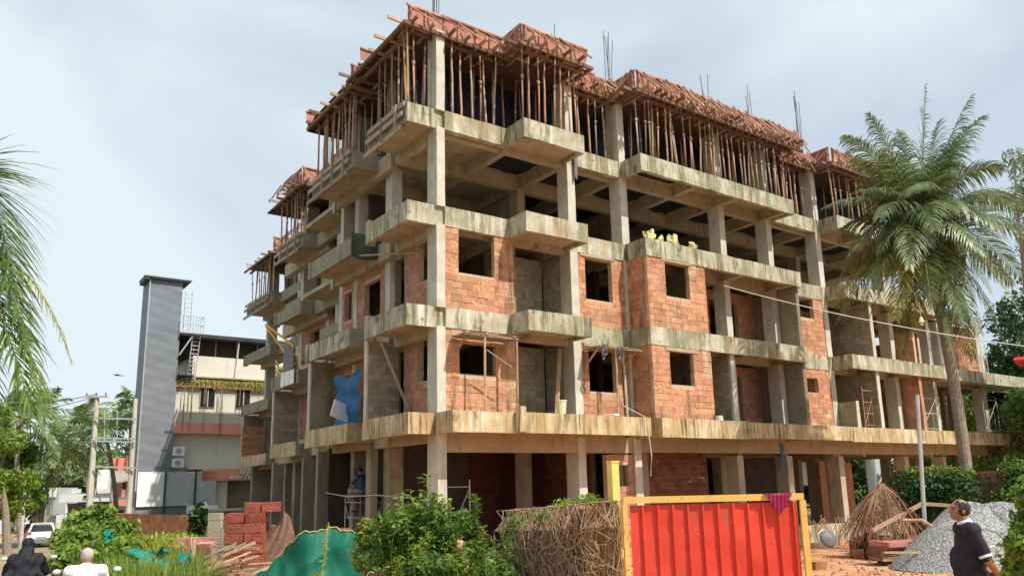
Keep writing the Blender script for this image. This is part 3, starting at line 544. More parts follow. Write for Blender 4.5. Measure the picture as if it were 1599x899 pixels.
# ---------------------------------------------------------------- roof formwork: one thing per run of deck
def formwork(label, edges, deck, zs=16.02, dense=1.0, hb=.74, origin=None, extra=()):
    t = empty('roof_formwork', origin or W(deck[0][0], deck[0][2], zs), label, 'formwork', 'timber formwork for the roof slab')
    b = MB()
    for (u0, u1, v0, v1) in deck: b.uvz(u0, u1, v0, v1, zs, zs+.03)
    b.build('deck_sheet', 'deck', t)
    for (ax, a0, a1, c, sgn, boards) in edges:          # ax 'u': edge runs along u at v=c, outside towards sgn*v
        P = (lambda s, o, z: W(s, c+sgn*o, z)) if ax == 'u' else (lambda s, o, z: W(c+sgn*o, s, z))
        n = max(1, round((a1-a0)/1.22)); L_ = (a1-a0)/n
        for i in range(n):
            s0, s1 = a0+i*L_+.01, a0+(i+1)*L_-.01; h = hb*random.uniform(.90, 1.06); d = random.uniform(-.02,.02)
            if boards and not (boards == 2 and random.random() < .5):
                q = MB(); q.hexa([P(s0, .0+d, zs-.03), P(s1, .0+d, zs-.03), P(s1, -.025+d, zs-.03), P(s0, -.025+d, zs-.03), P(s0, .03+d, zs+h), P(s1, .03+d, zs+h+random.uniform(-.04,.04)), P(s1, .005+d, zs+h), P(s0, .005+d, zs+h)])
                q.build('side_board', 'ply', t)
                MB().beam(P(s0-.05, .06+d, zs+h-.03), P(s1+.05, .06+d, zs+h-.03), .06, .06).build('top_batten', 'woodred', t)
                for k in (.06, .5): s = s0+(s1-s0)*k; MB().beam(P(s, .045+d, zs+.02), P(s, .065+d, zs+h-.07), .055, .05).build('batten', 'woodred', t)
        step = .62/dense; s = a0+.15
        while s < a1-.05:
            o1 = random.uniform(.35, .7) if boards else random.uniform(.2, .6); zz = zs-.06+random.uniform(-.02,.02)
            MB().beam(P(s, -.9, zz), P(s+random.uniform(-.05,.05), o1, zz+random.uniform(-.03,.05)), .07, .10).build('joist', random.choice(['wood','woodgrey','deckjoist','deckjoist']), t)
            if boards:
                sl = random.uniform(.25, .5)
                MB().beam(P(s-sl*.5, .09, zs+hb-.08+random.uniform(-.05,.06)), P(s+sl, min(o1, .5)-.05, zz+.07), .05, .04).build('strut', random.choice(['woodred','wood','woodred']), t)
                if dense > 1.3 and random.random() < .5: MB().beam(P(s-.1, .10, zs+hb+.04), P(s+sl*1.7, .42, zz-.1-random.random()*.22), .045, .035).build('strut', 'woodred', t)
            s += step*random.uniform(.75, 1.25)*(1 if boards else 1.55)
        for o in (-.25, .12): MB().beam(P(a0-.2, o, zs-.17), P(a1+.2, o, zs-.17+random.uniform(-.02,.02)), .09, .11).build('ledger', 'deckjoist', t)
    for (u, v) in extra: # stray boards across the edge
        h = random.uniform(.3, .42); MB().hexa([W(u-.3, v, zs-.05), W(u+.1, v, zs-.05), W(u+.1, v+.03, zs-.05), W(u-.3, v+.03, zs-.05), W(u-.33, v, zs+h), W(u+.1, v, zs+h*.9), W(u+.1, v+.03, zs+h*.9), W(u-.33, v+.03, zs+h)]).build('side_board', 'ply', t); MB().beam(W(u-.35, v-.02, zs+h), W(u+.1, v-.02, zs+h*.92), .05, .05).build('top_batten', 'woodred', t)
    return t
formwork('red-boarded roof formwork over the near corner of the building', [('u', -1.3, 2.4, .08, -1, 1), ('v', .1, 4.4, -1.32, -1, 0)], [(-1.3, 2.4, .08, 9)], zs=16.2, hb=.55, extra=[(-1.3, 3.0)])
formwork('short projecting roof formwork box right of the corner column', [('u', 2.4, 5.15, -1.05, -1, 1), ('v', -1.0, .1, 2.4, -1, 1), ('v', -1.0, .1, 5.15, 1, 1)], [(2.4, 5.15, -1.05, 9)], zs=16.18, hb=.58, dense=1.1)
formwork('recessed roof formwork run between the two projecting boxes', [('u', 5.2, 7.5, .0, -1, 1)], [(5.16, 7.55, 0, 9)], dense=1.9, hb=.6)
formwork('longest projecting roof formwork run with many slanted battens', [('u', 7.6, 17.3, -1.06, -1, 1), ('v', -1.0, .0, 7.57, -1, 1)], [(7.57, 17.3, -1.06, 9)], dense=1.7, hb=.68)
formwork('recessed roof formwork run with rebar behind it, left of the last bay', [('u', 17.4, 19.9, .0, -1, 1)], [(17.31, 19.9, 0, 9)], dense=1.7, hb=.6)
formwork('right-hand roof formwork run ending behind the coconut palm', [('u', 20.0, 28.2, -1.0, -1, 1), ('v', -.95, .0, 19.93, -1, 1)], [(19.93, 28.2, -1.0, 9)], dense=1.3, hb=.66)
formwork('roof formwork with a pale side board over the second left balcony', [('v', 4.6, 8.5, -1.28, -1, 0), ('u', -1.35, .0, 4.5, -1, 1)], [(-1.28, 4.2, 4.5, 9.2)], extra=[(-1.28, 8.3)])
formwork('roof formwork between the second and third left balconies', [('v', 9.2, 14.3, 1.35, -1, 2)], [(1.35, 5, 9.21, 14.4)])
formwork('roof formwork over the third left balcony with one red side board', [('v', 14.7, 18.2, .5, -1, 2), ('u', .45, 1.9, 14.5, -1, 1)], [(.5, 6, 14.5, 20)])
formwork('roof formwork between the third and last left balconies', [('v', 18.6, 25.6, 3.2, -1, 2)], [(3.2, 7, 20.01, 26)])
formwork('farthest roof formwork on the left, above slender props', [('v', 26.4, 31.6, 2.85, -1, 0), ('u', 2.8, 4.3, 26.2, -1, 1)], [(2.9, 9, 26.1, 31.6)])
tc = [o for o in bpy.data.objects if o.name == 'roof_formwork.001'][0]
MB().uvz(5.151, 5.175, .05, 9, 16.0, 16.24).build('deck_riser', 'deck', tc)
tc = [o for o in bpy.data.objects if o.name == 'roof_formwork'][0]
MB().uvz(-1.3, 5.14, 8.98, 9.0, 15.9, 16.24).build('deck_riser', 'deck', tc); MB().uvz(-1.29, 2.38, 4.47, 4.49, 15.98, 16.2).build('deck_riser', 'deck', tc)
# timber boards still fixed along the top-floor balcony edges on the shaded side
for (u, v0, v1, lab) in ((-1.30, .3, 3.0, 'long grey board tied along the near corner balcony edge'), (-1.28, 4.6, 8.5, 'grey boards along the edge of the second left balcony'), (.46, 14.6, 18.0, 'grey boards along the edge of the third left balcony'), (2.8, 26.5, 31.4, 'grey boards along the edge of the farthest left balcony')):
    t = empty('edge_shuttering', W(u, v0, 13.2), lab, 'shuttering boards')
    for k, (dz, dv) in enumerate(((0, 0), (.26, -.15), (-.42, .1))): MB().beam(W(u-.06, v0+dv, 13.25+dz), W(u-.08, v1+dv, 13.25+dz+random.uniform(-.05,.05)), .05, .14).build('board', 'woodgrey', t)
    for k in range(int((v1-v0)/1.0)): v = v0+.4+k; MB().beam(W(u-.12, v, 12.82), W(u-.12, v+random.uniform(-.1,.1), 13.62), .05).build('cleat', 'woodgrey', t)
# added dark backing sheets, standing for the unlit void behind the props
for i, (q, lab) in enumerate((((.5, 7.4, 1.9), 'added dark backing for the void behind the props at the near corner'), ((7.6, 19.7, 1.5), 'added dark backing for the void behind the long row of props'), ((19.9, 28.1, 1.5), 'added dark backing for the void behind the props near the palm'))):
    MB().grid(lambda s, t, q=q: W(q[0]+(q[1]-q[0])*s, q[2]+.12*math.sin(s*(q[1]-q[0])*2.3)+.05*math.sin(t*5+s*30), 13.6+(2.56 if q[0] < 1 else 2.42)*t), 60, 6).build('plastic_sheet', 'navy', label=lab, cat='plastic sheet', smooth=True)
for (u, v0, v1, lab) in ((.45, .7, 9, 'added dark backing for the void behind the props on the shaded corner'), (2.6, 9.1, 19.5, 'added dark backing for the void behind the props of the middle left bays'), (5.2, 20, 31, 'added dark backing for the void behind the props of the farthest left bay')):
    MB().grid(lambda s, t: W(u+.1*math.sin(s*17)+.05*math.sin(t*5+s*30), v0+(v1-v0)*s, 13.6+2.44*t), 50, 6).build('plastic_sheet', 'navy', label=lab, cat='plastic sheet', smooth=True)
# dark stained panels of plastic left stuck under the slabs
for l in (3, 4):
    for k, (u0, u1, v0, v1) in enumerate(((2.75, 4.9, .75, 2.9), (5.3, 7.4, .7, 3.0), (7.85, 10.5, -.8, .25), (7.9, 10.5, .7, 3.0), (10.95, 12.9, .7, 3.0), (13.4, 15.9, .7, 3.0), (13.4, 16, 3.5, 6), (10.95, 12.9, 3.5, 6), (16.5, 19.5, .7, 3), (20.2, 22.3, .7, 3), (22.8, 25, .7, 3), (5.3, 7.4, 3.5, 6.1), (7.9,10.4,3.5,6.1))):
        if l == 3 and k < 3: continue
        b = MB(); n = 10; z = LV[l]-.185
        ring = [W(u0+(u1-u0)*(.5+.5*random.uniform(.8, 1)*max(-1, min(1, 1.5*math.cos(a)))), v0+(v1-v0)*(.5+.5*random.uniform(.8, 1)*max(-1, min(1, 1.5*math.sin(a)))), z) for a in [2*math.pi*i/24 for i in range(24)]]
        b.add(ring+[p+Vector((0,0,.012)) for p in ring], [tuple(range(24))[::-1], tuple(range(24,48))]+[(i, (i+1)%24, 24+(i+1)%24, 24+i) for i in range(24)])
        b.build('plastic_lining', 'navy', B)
# ---- props
def prop_mesh(m, k):
    b = MB(); h = 2.36
    b.tube([(0,0,.0),(0,0,.02)], .07, 6); b.tube([(0,0,.02),(random.uniform(-.015,.015),0,1.3)], .028, 7); b.tube([(0,0,1.24),(0,0,1.36)], .044, 7); b.tube([(0,0,1.36),(random.uniform(-.03,.03),0,h-.02)], .025, 6); b.tube([(0,0,h-.02),(0,0,h)], .065, 6); b.tube([(-.09,0,1.34),(.09,0,1.34)], .01, 5)
    me = bpy.data.meshes.new('prop'); me.from_pydata([tuple(v) for v in b.v], [], b.f); me.update(); me.materials.append(M[m]); return me
def wood_prop(m):
    b = MB(); p = [(random.uniform(-.012,.012)*(0<i<6), random.uniform(-.012,.012)*(0<i<6), 2.36*i/6) for i in range(7)]; b.tube(p, [.038,.037,.036,.034,.033,.031,.03], 7)
    me = bpy.data.meshes.new('prop'); me.from_pydata([tuple(v) for v in b.v], [], b.f); me.update(); me.materials.append(M[m]); return me
PM = [prop_mesh('prop', 0), prop_mesh('propgrey', 1), prop_mesh('prop', 2), wood_prop('wood'), wood_prop('woodgrey'), wood_prop('wood')]
for me in PM: me.polygons.foreach_set('use_smooth', [True]*len(me.polygons))
np_ = 0
def prop(P, lab, tall=False):
    global np_; np_ += 1
    if np_ > 296: return
    me = random.choice(PM); o = bpy.data.objects.new('prop', me); COL.objects.link(o); o.location = P
    o.rotation_euler = (random.gauss(0,.022), random.gauss(0,.022), random.uniform(0,6)); o.scale = (1,1,1.115 if tall else 1.05)
    tag(o, lab, 'prop', 'slender props standing under the roof formwork')
def row(ax, a0, a1, c, step, lab):
    s = a0; P_ = []
    while s < a1: P_.append(s); s += step*random.uniform(.65, 1.35)
    for i, s in enumerate(P_):
        k = i if ax == 'u' else len(P_)-1-i
        prop(W(s, c+random.uniform(-.08,.08), 13.572) if ax == 'u' else W(c+random.uniform(-.08,.08), s, 13.572), nth(k)+' prop from the left, '+lab.replace('slender prop ', ''), (ax == 'u' and a1 < 7.42 and W(s, c) is not None and s < 5.15) or (ax == 'v' and c > -1.1 and c < .3 and s < 4.4))
row('u', -1.15, 2.3, .32, .31, 'slender prop of the front row under the formwork beside the corner column')
row('u', 2.5, 4.9, -.80, .30, 'slender prop standing on the small top balcony')
row('u', 5.3, 7.4, .25, .38, 'slender prop in the recess left of the long projecting formwork')
row('u', 7.75, 16.5, -.75, .29, 'slender prop of the front row under the long projecting formwork')
row('u', 17.0, 19.8, .22, .40, 'slender prop in the recess right of the long formwork')
row('u', 20.1, 28.0, -.72, .40, 'slender prop of the front row beside the palm')
row('v', .6, 3.0, -1.05, .42, 'slender prop on the corner balcony of the shaded side')
row('v', 3.3, 4.5, .2, .35, 'slender prop between the first and second left balconies')
row('v', 4.75, 8.4, -1.02, .28, 'slender prop on the second left top balcony')
row('v', 9.4, 14.2, 1.6, .8, 'slender prop in the gap before the third left balcony')
row('v', 14.8, 18.0, .75, .34, 'slender prop on the third left top balcony')
row('v', 18.6, 25.8, 3.4, .7, 'slender prop in the gap before the farthest left balcony')
row('v', 26.6, 31.4, 3.1, .42, 'slender prop on the farthest left top balcony')
row('u', .6, 7.4, 1.3, .42, 'slender prop of the second row near the corner column')
row('u', 7.7, 19.6, .5, .75, 'slender prop of the second row behind the long formwork')
row('u', 20, 28, .8, 1.0, 'slender prop of the second row beside the palm')
row('v', .7, 8.8, -.25, .42, 'slender prop of the second row on the shaded side')
row('u', 7.8, 19.6, 1.1, 1.3, 'slender prop of the inner row in front of the dark backing')
# ---- starter bars above the columns
def bars(u, v, n, h, lab, spread=.13):
    t = empty('rebar_bundle', W(u, v, 16.1), lab, 'rebar', 'column starter bars standing above the roof formwork')
    for i in range(n):
        p = W(u+random.uniform(-spread, spread), v+random.uniform(-spread, spread), 16.1); hh = h*random.uniform(.72, 1.0)
        MB().tube([p, p+Vector((random.uniform(-.03,.03), 0, hh*.5)), p+Vector((random.uniform(-.09,.09), random.uniform(-.05,.05), hh))], .014, 5).build('bar', 'rebar', t)
for (u, v, n, h, lab) in ((-.15, .3, 5, 2.6, 'rebar bundle above the near corner column'), (5.1, .9, 3, 2.7, 'rebar bundle above the column right of the corner box'), (7.6, .4, 5, 3.3, 'tall rebar bundle left of the long formwork run'), (13.1, .4, 3, 3.2, 'rebar pair over the middle of the long formwork run'), (16.2, .4, 3, 3.3, 'rebar pair over the right end of the long formwork run'), (19.8, .4, 6, 4.2, 'tall rebar bundle between the last two formwork runs'), (.3, 7.0, 2, 2.2, 'short rebars above the second left balcony column'), (1.7, 14.2, 6, 4.2, 'tall rebar bundle above the third left balcony'), (1.3, 11.8, 4, 3.4, 'rebar cluster left of the second left balcony'), (4.3, 26.2, 3, 2.0, 'rebars above the farthest left balcony')):
    bars(u, v, n, h, lab)
# ---- things standing on the floors
def one(b, name, m, label, cat, group=None, smooth=False): return b.build(name, m, label=label, cat=cat, group=group, smooth=smooth)
for k, (u, d, lab) in enumerate(((8.0, .30, 'crumpled yellow plastic bag on the ledge, leftmost of four'), (8.55, .16, 'small yellow bag on the ledge, second from the left'), (9.2, .32, 'large crumpled yellow bag on the ledge, third from the left'), (10.25, .22, 'yellow bag on the ledge, rightmost of four'))):
    b = MB(); b.ball(W(u, -.85, LV[3]+d*.55), (d*.68, d*.5, d*.6), 9, 6)
    b.v = [tuple(Vector(p)+Vector((random.gauss(0,.04), random.gauss(0,.04), random.gauss(0,.05)))) for p in b.v]
    one(b, 'plastic_bag', 'bag', lab, 'bag', 'yellow bags on the third floor ledge')
t = empty('bucket', W(3.55, -1.0, 4.42), 'cream plastic bucket on the first floor ledge below the small balcony', 'bucket')
MB().tube([W(3.55,-1.0,4.42), W(3.55,-1.0,4.80)], [.13,.16], 14).build('pail', 'bucket', t, smooth=False); MB().tube([W(3.55,-1.0,4.80), W(3.55,-1.0,4.83)], .175, 14).build('rim', 'white', t)
MB().box(W(9.9+.7,-1.25,4.5), (.2,.15,.16), AU).build('paint_tin', 'white', label='small white tin on the ledge at the foot of the red bay', cat='tin')
MB().ball(W(5.9,-.9,4.47), (.12,.1,.06)).build('rubble_lump', 'white', label='small pale lump on the ledge left of the red bay', cat='rubble')
def cloth(name, m, P, nu=14, nv=14, **k): return MB().grid(P, nu, nv).build(name, m, smooth=True, **k)
cloth('tarpaulin', 'bluetarp', lambda s, t: W(-.75+.06*math.sin(14*t+3*s)+.05*math.sin(9*s+2), 4.8+1.75*s+.1*(1-t)*(s-.5)*2, 6.25-1.75*t-.2*math.sin(math.pi*s)*(1-t)), label='blue tarpaulin hanging in the second left balcony opening', cat='tarpaulin')
MB().box(W(-1.0, 5.6, 4.9), (.05,.7,.55), AV+.3, ('X', .3)).build('framed_board', 'whitepanel', label='small white framed board leaning below the blue tarpaulin', cat='board')
cloth('tarpaulin', 'darktarp', lambda s, t: W(-1.28+1.25*s, 4.30+.05*math.sin(9*s), LV[3]+.12-.78*t-.12*math.sin(s*4)*t), label='dark green tarpaulin over the end of the second left balcony edge', cat='tarpaulin')
MB().tube([W(-1.0, 4.2, 9.85), W(.1, 1.6, 9.5)], .03).build('timber_pole', 'woodgrey', label='thin pole from the dark tarpaulin to the corner balcony', cat='pole')
MB().beam(W(-1.05, 2.4, 6.8), W(.0, 2.2, 4.45), .07, .06).build('plank', 'woodgrey', label='grey plank leaning inside the first floor corner balcony', cat='plank')
MB().beam(W(4.75, .5, 6.7), W(4.2, .1, 4.45), .12, .05).build('plank', 'wood', label='board leaning inside the recess behind the small balcony', cat='plank')
for (u, z1, lab) in ((.93, 6.6, 'left timber prop under the window shade by the corner column'), (2.1, 6.6, 'right timber prop under the window shade by the corner column'), (6.2, 6.6, 'timber prop under the window shade left of the red bay')):
    MB().tube([W(u, -.70, 4.43), W(u+.02, -.69, z1)], .035, 7).build('timber_pole', 'wood', label=lab, cat='pole')
MB().beam(W(1.05, -.66, 6.2), W(1.95,-.66, 5.75), .03).build('brace', 'woodgrey', label='thin brace between the props of the corner window shade', cat='brace')
MB().tube([W(7.2, -.05, 4.5), W(7.15, -.05, 6.5)], .045, 7).build('pipe', 'column', label='pale vertical pipe on the wall left of the red bay', cat='pipe')
# hoist frame and rags on the third left balcony
t = empty('hoist_frame', W(.6, 17.4, 7.5), 'yellow steel hoist frame sticking out above the third left balcony', 'hoist')
for a, b_ in (((.6, 15.3, 8.6), (.2, 18.4, 10.05)), ((.7, 15.6, 7.9), (.2, 18.4, 9.98)), ((.5, 16.0, 7.0), (.8, 15.6, 8.2)), ((1.0, 15.3, 7.0), (.8, 15.7, 8.2)), ((.45, 16.6, 7.45), (.4, 17.2, 8.2))):
    MB().beam(W(*a), W(*b_), .075).build('bar', 'yellow', t)
cloth('rag', 'greycloth', lambda s, t: W(.55+.1*math.sin(8*s), 15.2+1.7*s, 8.75-1.15*t+.12*math.sin(7*s+t)), label='grey rags hanging on the third left balcony beside the yellow hoist', cat='rag')
cloth('rag', 'redcloth', lambda s, t: W(1.0, 14.9+.4*s, 8.0-.7*t), 4, 5, label='small red cloth beside the grey rags', cat='rag'); cloth('rag', 'redcloth', lambda s, t: W(.8+.03*math.sin(9*s), 9.6+.6*s, 9.1-.75*t), 5, 5, label='red cloth hanging in the upper opening of the left side', cat='rag')
b = MB()
for k in range(6): b.ball(W(.62+random.uniform(-.1,.2), 16.9+random.uniform(-.7,.7), 7.52+.12*(k//2)), (.3,.22,.12), 8, 5)
b.build('sand_sacks', 'sack', label='pale cement sacks heaped under the yellow hoist', cat='sacks', kind='stuff')
for k in range(3): MB().box(W(.44, 15.0+.62*k, 7.2), (.02,.55,.62), AV-math.pi/2).build('pale_board', 'whitepanel', label=['right','middle','left'][k]+' one of three pale square boards on the third left balcony edge', cat='board')
# door leaf, scaffolds, stair stubs on the right
MB().uvz(24.1, 24.9, -.1, 1.0, 7.47, 7.5).build('board_stack', 'wood', label='flat boards on the second floor right of the grey fin', cat='boards')
def scaffold(P0, ax, w_, h, lab, m='greysteel', dep=0, n=4):
    t = empty('scaffold', P0, lab, 'scaffold'); A = Vector(ax)
    for s in (0, 1):
        p = Vector(P0)+A*(w_*s); MB().tube([p, p+Vector((0,0,h))], .022, 6).build('post', m, t)
    for k in range(n):
        z = h*(.08+.84*k/(n-1)); p = Vector(P0)+Vector((0,0,z)); MB().tube([p, p+A*w_], .016, 5).build('rung', m, t)
    for (a, b_) in (((0,.1),(1,.9)),): MB().tube([Vector(P0)+Vector((0,0,h*.1)), Vector(P0)+A*w_+Vector((0,0,h*.9))], .014, 5).build('brace', m, t)
    for s in (.28, .72): p = Vector(P0)+A*(w_*s); MB().tube([p+Vector((0,0,h*.08)), p+Vector((0,0,h*.6))], .013, 5).build('inner_post', m, t)
    return t
scaffold(W(21.1, -.55, 4.43), UD, .95, 1.75, 'rusty scaffold frame standing on the first floor beside the grey fin', 'woodred', n=4)
scaffold(W(26.5, -.3, 4.43), UD, 1.5, 1.7, 'pale scaffold frame on the first floor right of the red fin', 'column', n=3)
scaffold(W(33, -.3, 4.43), UD, 1.6, 1.9, 'pale crossed scaffold frame near the right end of the first floor', 'column', n=2)
scaffold(W(33.2, -.3, 7.5), UD, 1.0, 1.6, 'pale scaffold frame beside the red wall at the right end', 'column', n=3)
sy = -.15
scaffold(W(-.3, 5.4, sy), VD, 1.3, 2.3, 'scaffold tower carrying the seated worker in the dark ground floor', n=5); scaffold(W(.5, 5.4, sy), VD, 1.3, 2.3, 'rear scaffold frame behind the seated worker', n=5); scaffold(W(-.3, 5.4, sy), UD, .8, 2.3, 'side scaffold frame left of the seated worker', n=5)
MB().uvz(-.4, .6, 5.3, 6.8, sy+2.31, sy+2.36).build('scaffold_board', 'wood', label='plank deck on the scaffold under the seated worker', cat='plank')
scaffold(W(.6, 1.6, 0), UD, 1.15, 2.6, 'scaffold frame in the dark ground floor right of the corner column', n=4); scaffold(W(-.1, 2.6, 0), UD, .9, 2.3, 'scaffold frame in the dark ground floor left of the corner column', n=4)
scaffold(W(15.2, 4, 0), UD, 1.5, 1.9, 'low scaffold frame behind the gate opening', n=6)
MB().tube([W(-.7, 7.6, 2.3), W(-.5, 6, 2.15), W(-.4, 4, 2.2), W(-.3, 1.5, 2.1)], .015, 5).build('rope', 'column', label='pale rope strung across the dark ground floor openings', cat='rope')
MB().tube([W(6.22,-.72,5.4), W(6.35,-.8,4.8), W(6.9,-1.3,4.4), W(7.0,-1.35,3.2), W(7.05,-1.2,2.6)], .018, 6).build('hose', 'column', label='thin pale hose hanging over the first floor edge above the yellow post', cat='hose')
cloth('cloth', 'netgreen', lambda s, t: W(11.0+.45*s+.04*math.sin(9*t), 2.45-.05*math.sin(8*s), 1.95-.85*t), 6, 8, label='green cloth hanging on the red ground floor wall', cat='cloth')
cloth('cloth', 'redcloth', lambda s, t: W(11.6+.6*s, 2.5-.04*math.sin(8*s), 1.8-.5*t), 5, 5, label='small red cloth beside the green cloth on the ground floor wall', cat='cloth')
cloth('rag', 'bluetarp', lambda s, t: W(15.6+.12*s, -.05-.03*math.sin(9*t), 3.75-1.1*t), 3, 8, label='narrow blue rag hanging on the ground floor column', cat='rag')
cloth('plastic_bag', 'greycloth', lambda s, t: W(5.2+.22*s*(1-.3*t), -.1-.08*math.sin(6*s), 13.6-1.15*t), 4, 8, label='grey plastic bag hanging from a rope beside the small top balcony', cat='bag')
cloth('checked_cloth', 'maroon', lambda s, t: W(5.5+1.9*s, 2.9, 14.6-.55*t+.06*math.sin(9*s)), 8, 4, label='maroon cloth behind the props in the top recess', cat='cloth')
# ---------------------------------------------------------------- hospital behind, same grid of streets as the building
H = empty('hospital_building', W(3, 38, -.5), 'cream hospital with coral bands, dark roof gallery and trailing plants behind the grey tower', 'building')
def hp(name, m, *bx, parent=None, label=None, kind=None):
    b = MB(); [b.uvz(*q) for q in bx]; return b.build(name, m, parent or H, label=label, kind=kind)
hp('wall', 'hospwall', (.2, 15.9, 38.0, 50, 6.86, 9.2)); hp('wall', 'hospwall', (.2, 16, 38.3, 50, -1.2, 6.2))
hp('parapet', 'hospwarm', (1.3, 16, 38.5, 50, 9.95, 11.4)); hp('recess', 'dark', (.2, 15.8, 38.6, 49, 9.2, 9.94))
hp('coral_band', 'coral', (.15, 16.1, 37.7, 38.6, 6.16, 6.859)); hp('planter', 'coral', (.15, 16.1, 37.75, 38.8, 9.2, 9.62)); hp('ledge', 'beam', (.1, 16.1, 37.9, 38.49, 9.88, 9.96))
hp('gallery', 'dark', (.4, 15.6, 39.2, 49, 11.41, 12.6)); r_ = hp('roof', 'towerdark', (.1, 16.2, 38.1, 50, 12.6, 12.84))
for k in range(9): hp('gallery_post', 'greysteel', (1.4+k*1.5, 1.45+k*1.5, 39.0, 39.05, 11.4, 12.6))
MB().tube([W(4.6,38.3,12.8), W(4.35,38.3,12.5), W(4.3,38.4,11.2), W(4.35, 37.95, 10.4)], .05, 6).build('downpipe', 'hospwall', H)
for (u, z0, z1) in ((1.8, 7.92, 9.2), (4.25, 7.95, 9.2), (7.0, 7.95, 9.2)):
    f = hp('window', 'beam', (u-.03, u+1.0, 37.93, 38.02, z0-.03, z1)); hp('pane', 'glassdark', (u+.03, u+.95, 37.91, 37.95, z0+.03, z1-.02), parent=f); hp('mullion', 'hospwall', (u+.48, u+.53, 37.88, 37.93, z0+.03, z1-.02), parent=f)
hp('entrance_canopy', 'coral', (1.9, 9.4, 36.6, 38.29, 3.12, 3.84)); hp('canopy_top', 'hospwarm', (1.2, 9.4, 36.7, 38.29, 3.845, 4.0)); hp('entrance_wall', 'hospwall', (2.2, 3.7, 37.0, 38.29, -1, 3.11)); hp('entrance_shutter', 'render', (3.9, 9, 38.1, 38.29, -1, 3.0)); hp('ledge', 'hospwarm', (1.1, 5.2, 36.2, 37, 1.2, 1.35))
def text(s, P, size, m, parent, name='lettering', dz=.03, ang=AU, sx=1):
    cu = bpy.data.curves.new(name, 'FONT'); cu.body = s; cu.size = size; cu.extrude = dz; cu.align_x = 'CENTER'; cu.offset = .012*size
    tmp = bpy.data.objects.new('tmp', cu); COL.objects.link(tmp); bpy.context.view_layer.update()
    me = bpy.data.meshes.new_from_object(tmp.evaluated_get(bpy.context.evaluated_depsgraph_get())); bpy.data.objects.remove(tmp); me.materials.clear()
    R = Matrix.Rotation(ang, 4, 'Z') @ Matrix.Rotation(math.pi/2, 4, 'X') @ Matrix.Diagonal((sx,1,1,1)); me.transform(R); return link(name, me, m, P, parent)
text('BAJPE MEDICAL', W(5.75, 36.55, 3.53), .36, 'white', H, sx=1.1); text('AND TRAUMA CENTRE', W(5.75, 36.55, 3.18), .36, 'white', H, sx=1.1)
# hanging plants
def strands(name, base_fn, n, len_fn, m, r=.012, parent=None, sway=.15, **k):
    b = MB()
    for i in range(n):
        p = base_fn(); l_ = len_fn(); q = [p]
        for j in range(3): q.append(q[-1]+Vector((random.uniform(-sway,sway)*.4, random.uniform(-sway,sway)*.4, -l_/3)))
        b.tube(q, [r, r, r*.8, r*.4], 3, cap=False)
    return b.build(name, m, parent, **k)
strands('trailing_plant', lambda: W(random.uniform(.4, 9.5), 37.7-random.random()*.1, 9.75-random.random()*.15), 900, lambda: random.uniform(.15, .62)*random.random()+.1, 'drygrass', .02, label='yellow-green plants trailing over the coral planter of the hospital', cat='plants', kind='stuff')
strands('trailing_vine', lambda: W(random.choice([.7, 1.15, 1.2, 2.0, 2.1, 3.1, 3.2, 4.4]), 37.62, 9.3), 40, lambda: random.uniform(1.2, 3.6), 'bark', .015, label='long dry vines hanging down the hospital wall', cat='vines', kind='stuff', sway=.1)
# tower with wavy cladding, canopy and steel ladder
T = empty('service_tower', W(-.9, 38, 0), 'tall slate grey clad tower with flat canopy beside the hospital', 'tower')
b = MB(); nz = 46
for (p0, p1) in (((-1.98, 37.6), (.14, 37.6)), ((.14, 37.6), (.14, 40.0)), ((.14, 40), (-1.98, 40)), ((-1.98, 40), (-1.98, 37.6))):
    def fn(s, t, p0=p0, p1=p1):
        u = p0[0]+(p1[0]-p0[0])*s; v = p0[1]+(p1[1]-p0[1])*s; o = .010*math.sin(t*nz*1.3+1.6*math.sin(s*4+t*13))*(.5+.5*math.sin(t*23+s*3))+.006*math.sin(s*5+t*160)
        n = (0, -1) if p0[1] == p1[1] == 37.6 else ((1, 0) if p0[0] == .14 and p1[0] == .14 else (0, 0)); return W(u+n[0]*o, v+n[1]*o, -1+17.15*t)
    b.grid(fn, 6, nz*3)
b.build('cladding', 'tower', T)
MB().uvz(-1.97, .13, 37.66, 39.9, -1, 16.1).build('core', 'towerdark', T); MB().uvz(-2.0, -1.93, 37.5, 37.6, -1, 16.1).build('corner_strip', 'greysteel', T)
MB().uvz(-2.35, .7, 37.3, 39.7, 16.22, 16.3).build('canopy', 'greysteel', T); MB().uvz(-2.3, -2.0, 37.35, 39.6, 16.0, 16.2).build('canopy_soffit', 'towerdark', T); MB().uvz(-1.95, .6, 37.35, 39.6, 16.1, 16.2).build('canopy_soffit', 'towerdark', T)
lad = empty('steel_stair', W(1.0, 38, 11), 'galvanised steel ladder and railed platform fixed to the grey tower', 'ladder')
for u in (.75, 1.25):
    MB().tube([W(u+.05, 37.6, 9.6), W(u+.25, 37.6, 12.6)], .035, 5).build('stringer', 'greysteel', lad)
for k in range(11): z = 9.75+k*.27; MB().tube([W(.76+(z-9.6)*.066, 37.6, z), W(1.26+(z-9.6)*.066, 37.6, z)], .03, 5).build('rung', 'greysteel', lad)
MB().uvz(.16, 1.65, 37.2, 38.4, 12.66, 12.74).build('platform', 'greysteel', lad)
for u in (.2, .55, .9, 1.1, 1.25, 1.4, 1.6): MB().tube([W(u, 37.22, 12.7), W(u, 37.22, 13.85)], .022, 5).build('baluster', 'greysteel', lad)
for z in (13.3, 13.85): MB().tube([W(.2, 37.22, z), W(1.62, 37.22, z), W(1.62, 38.3, z)], .028, 5).build('rail', 'greysteel', lad)
for u in (.3, .75):
    MB().tube([W(u, 37.4, 12.7), W(u, 37.4, 15.5)], .03, 5).build('post', 'greysteel', lad)
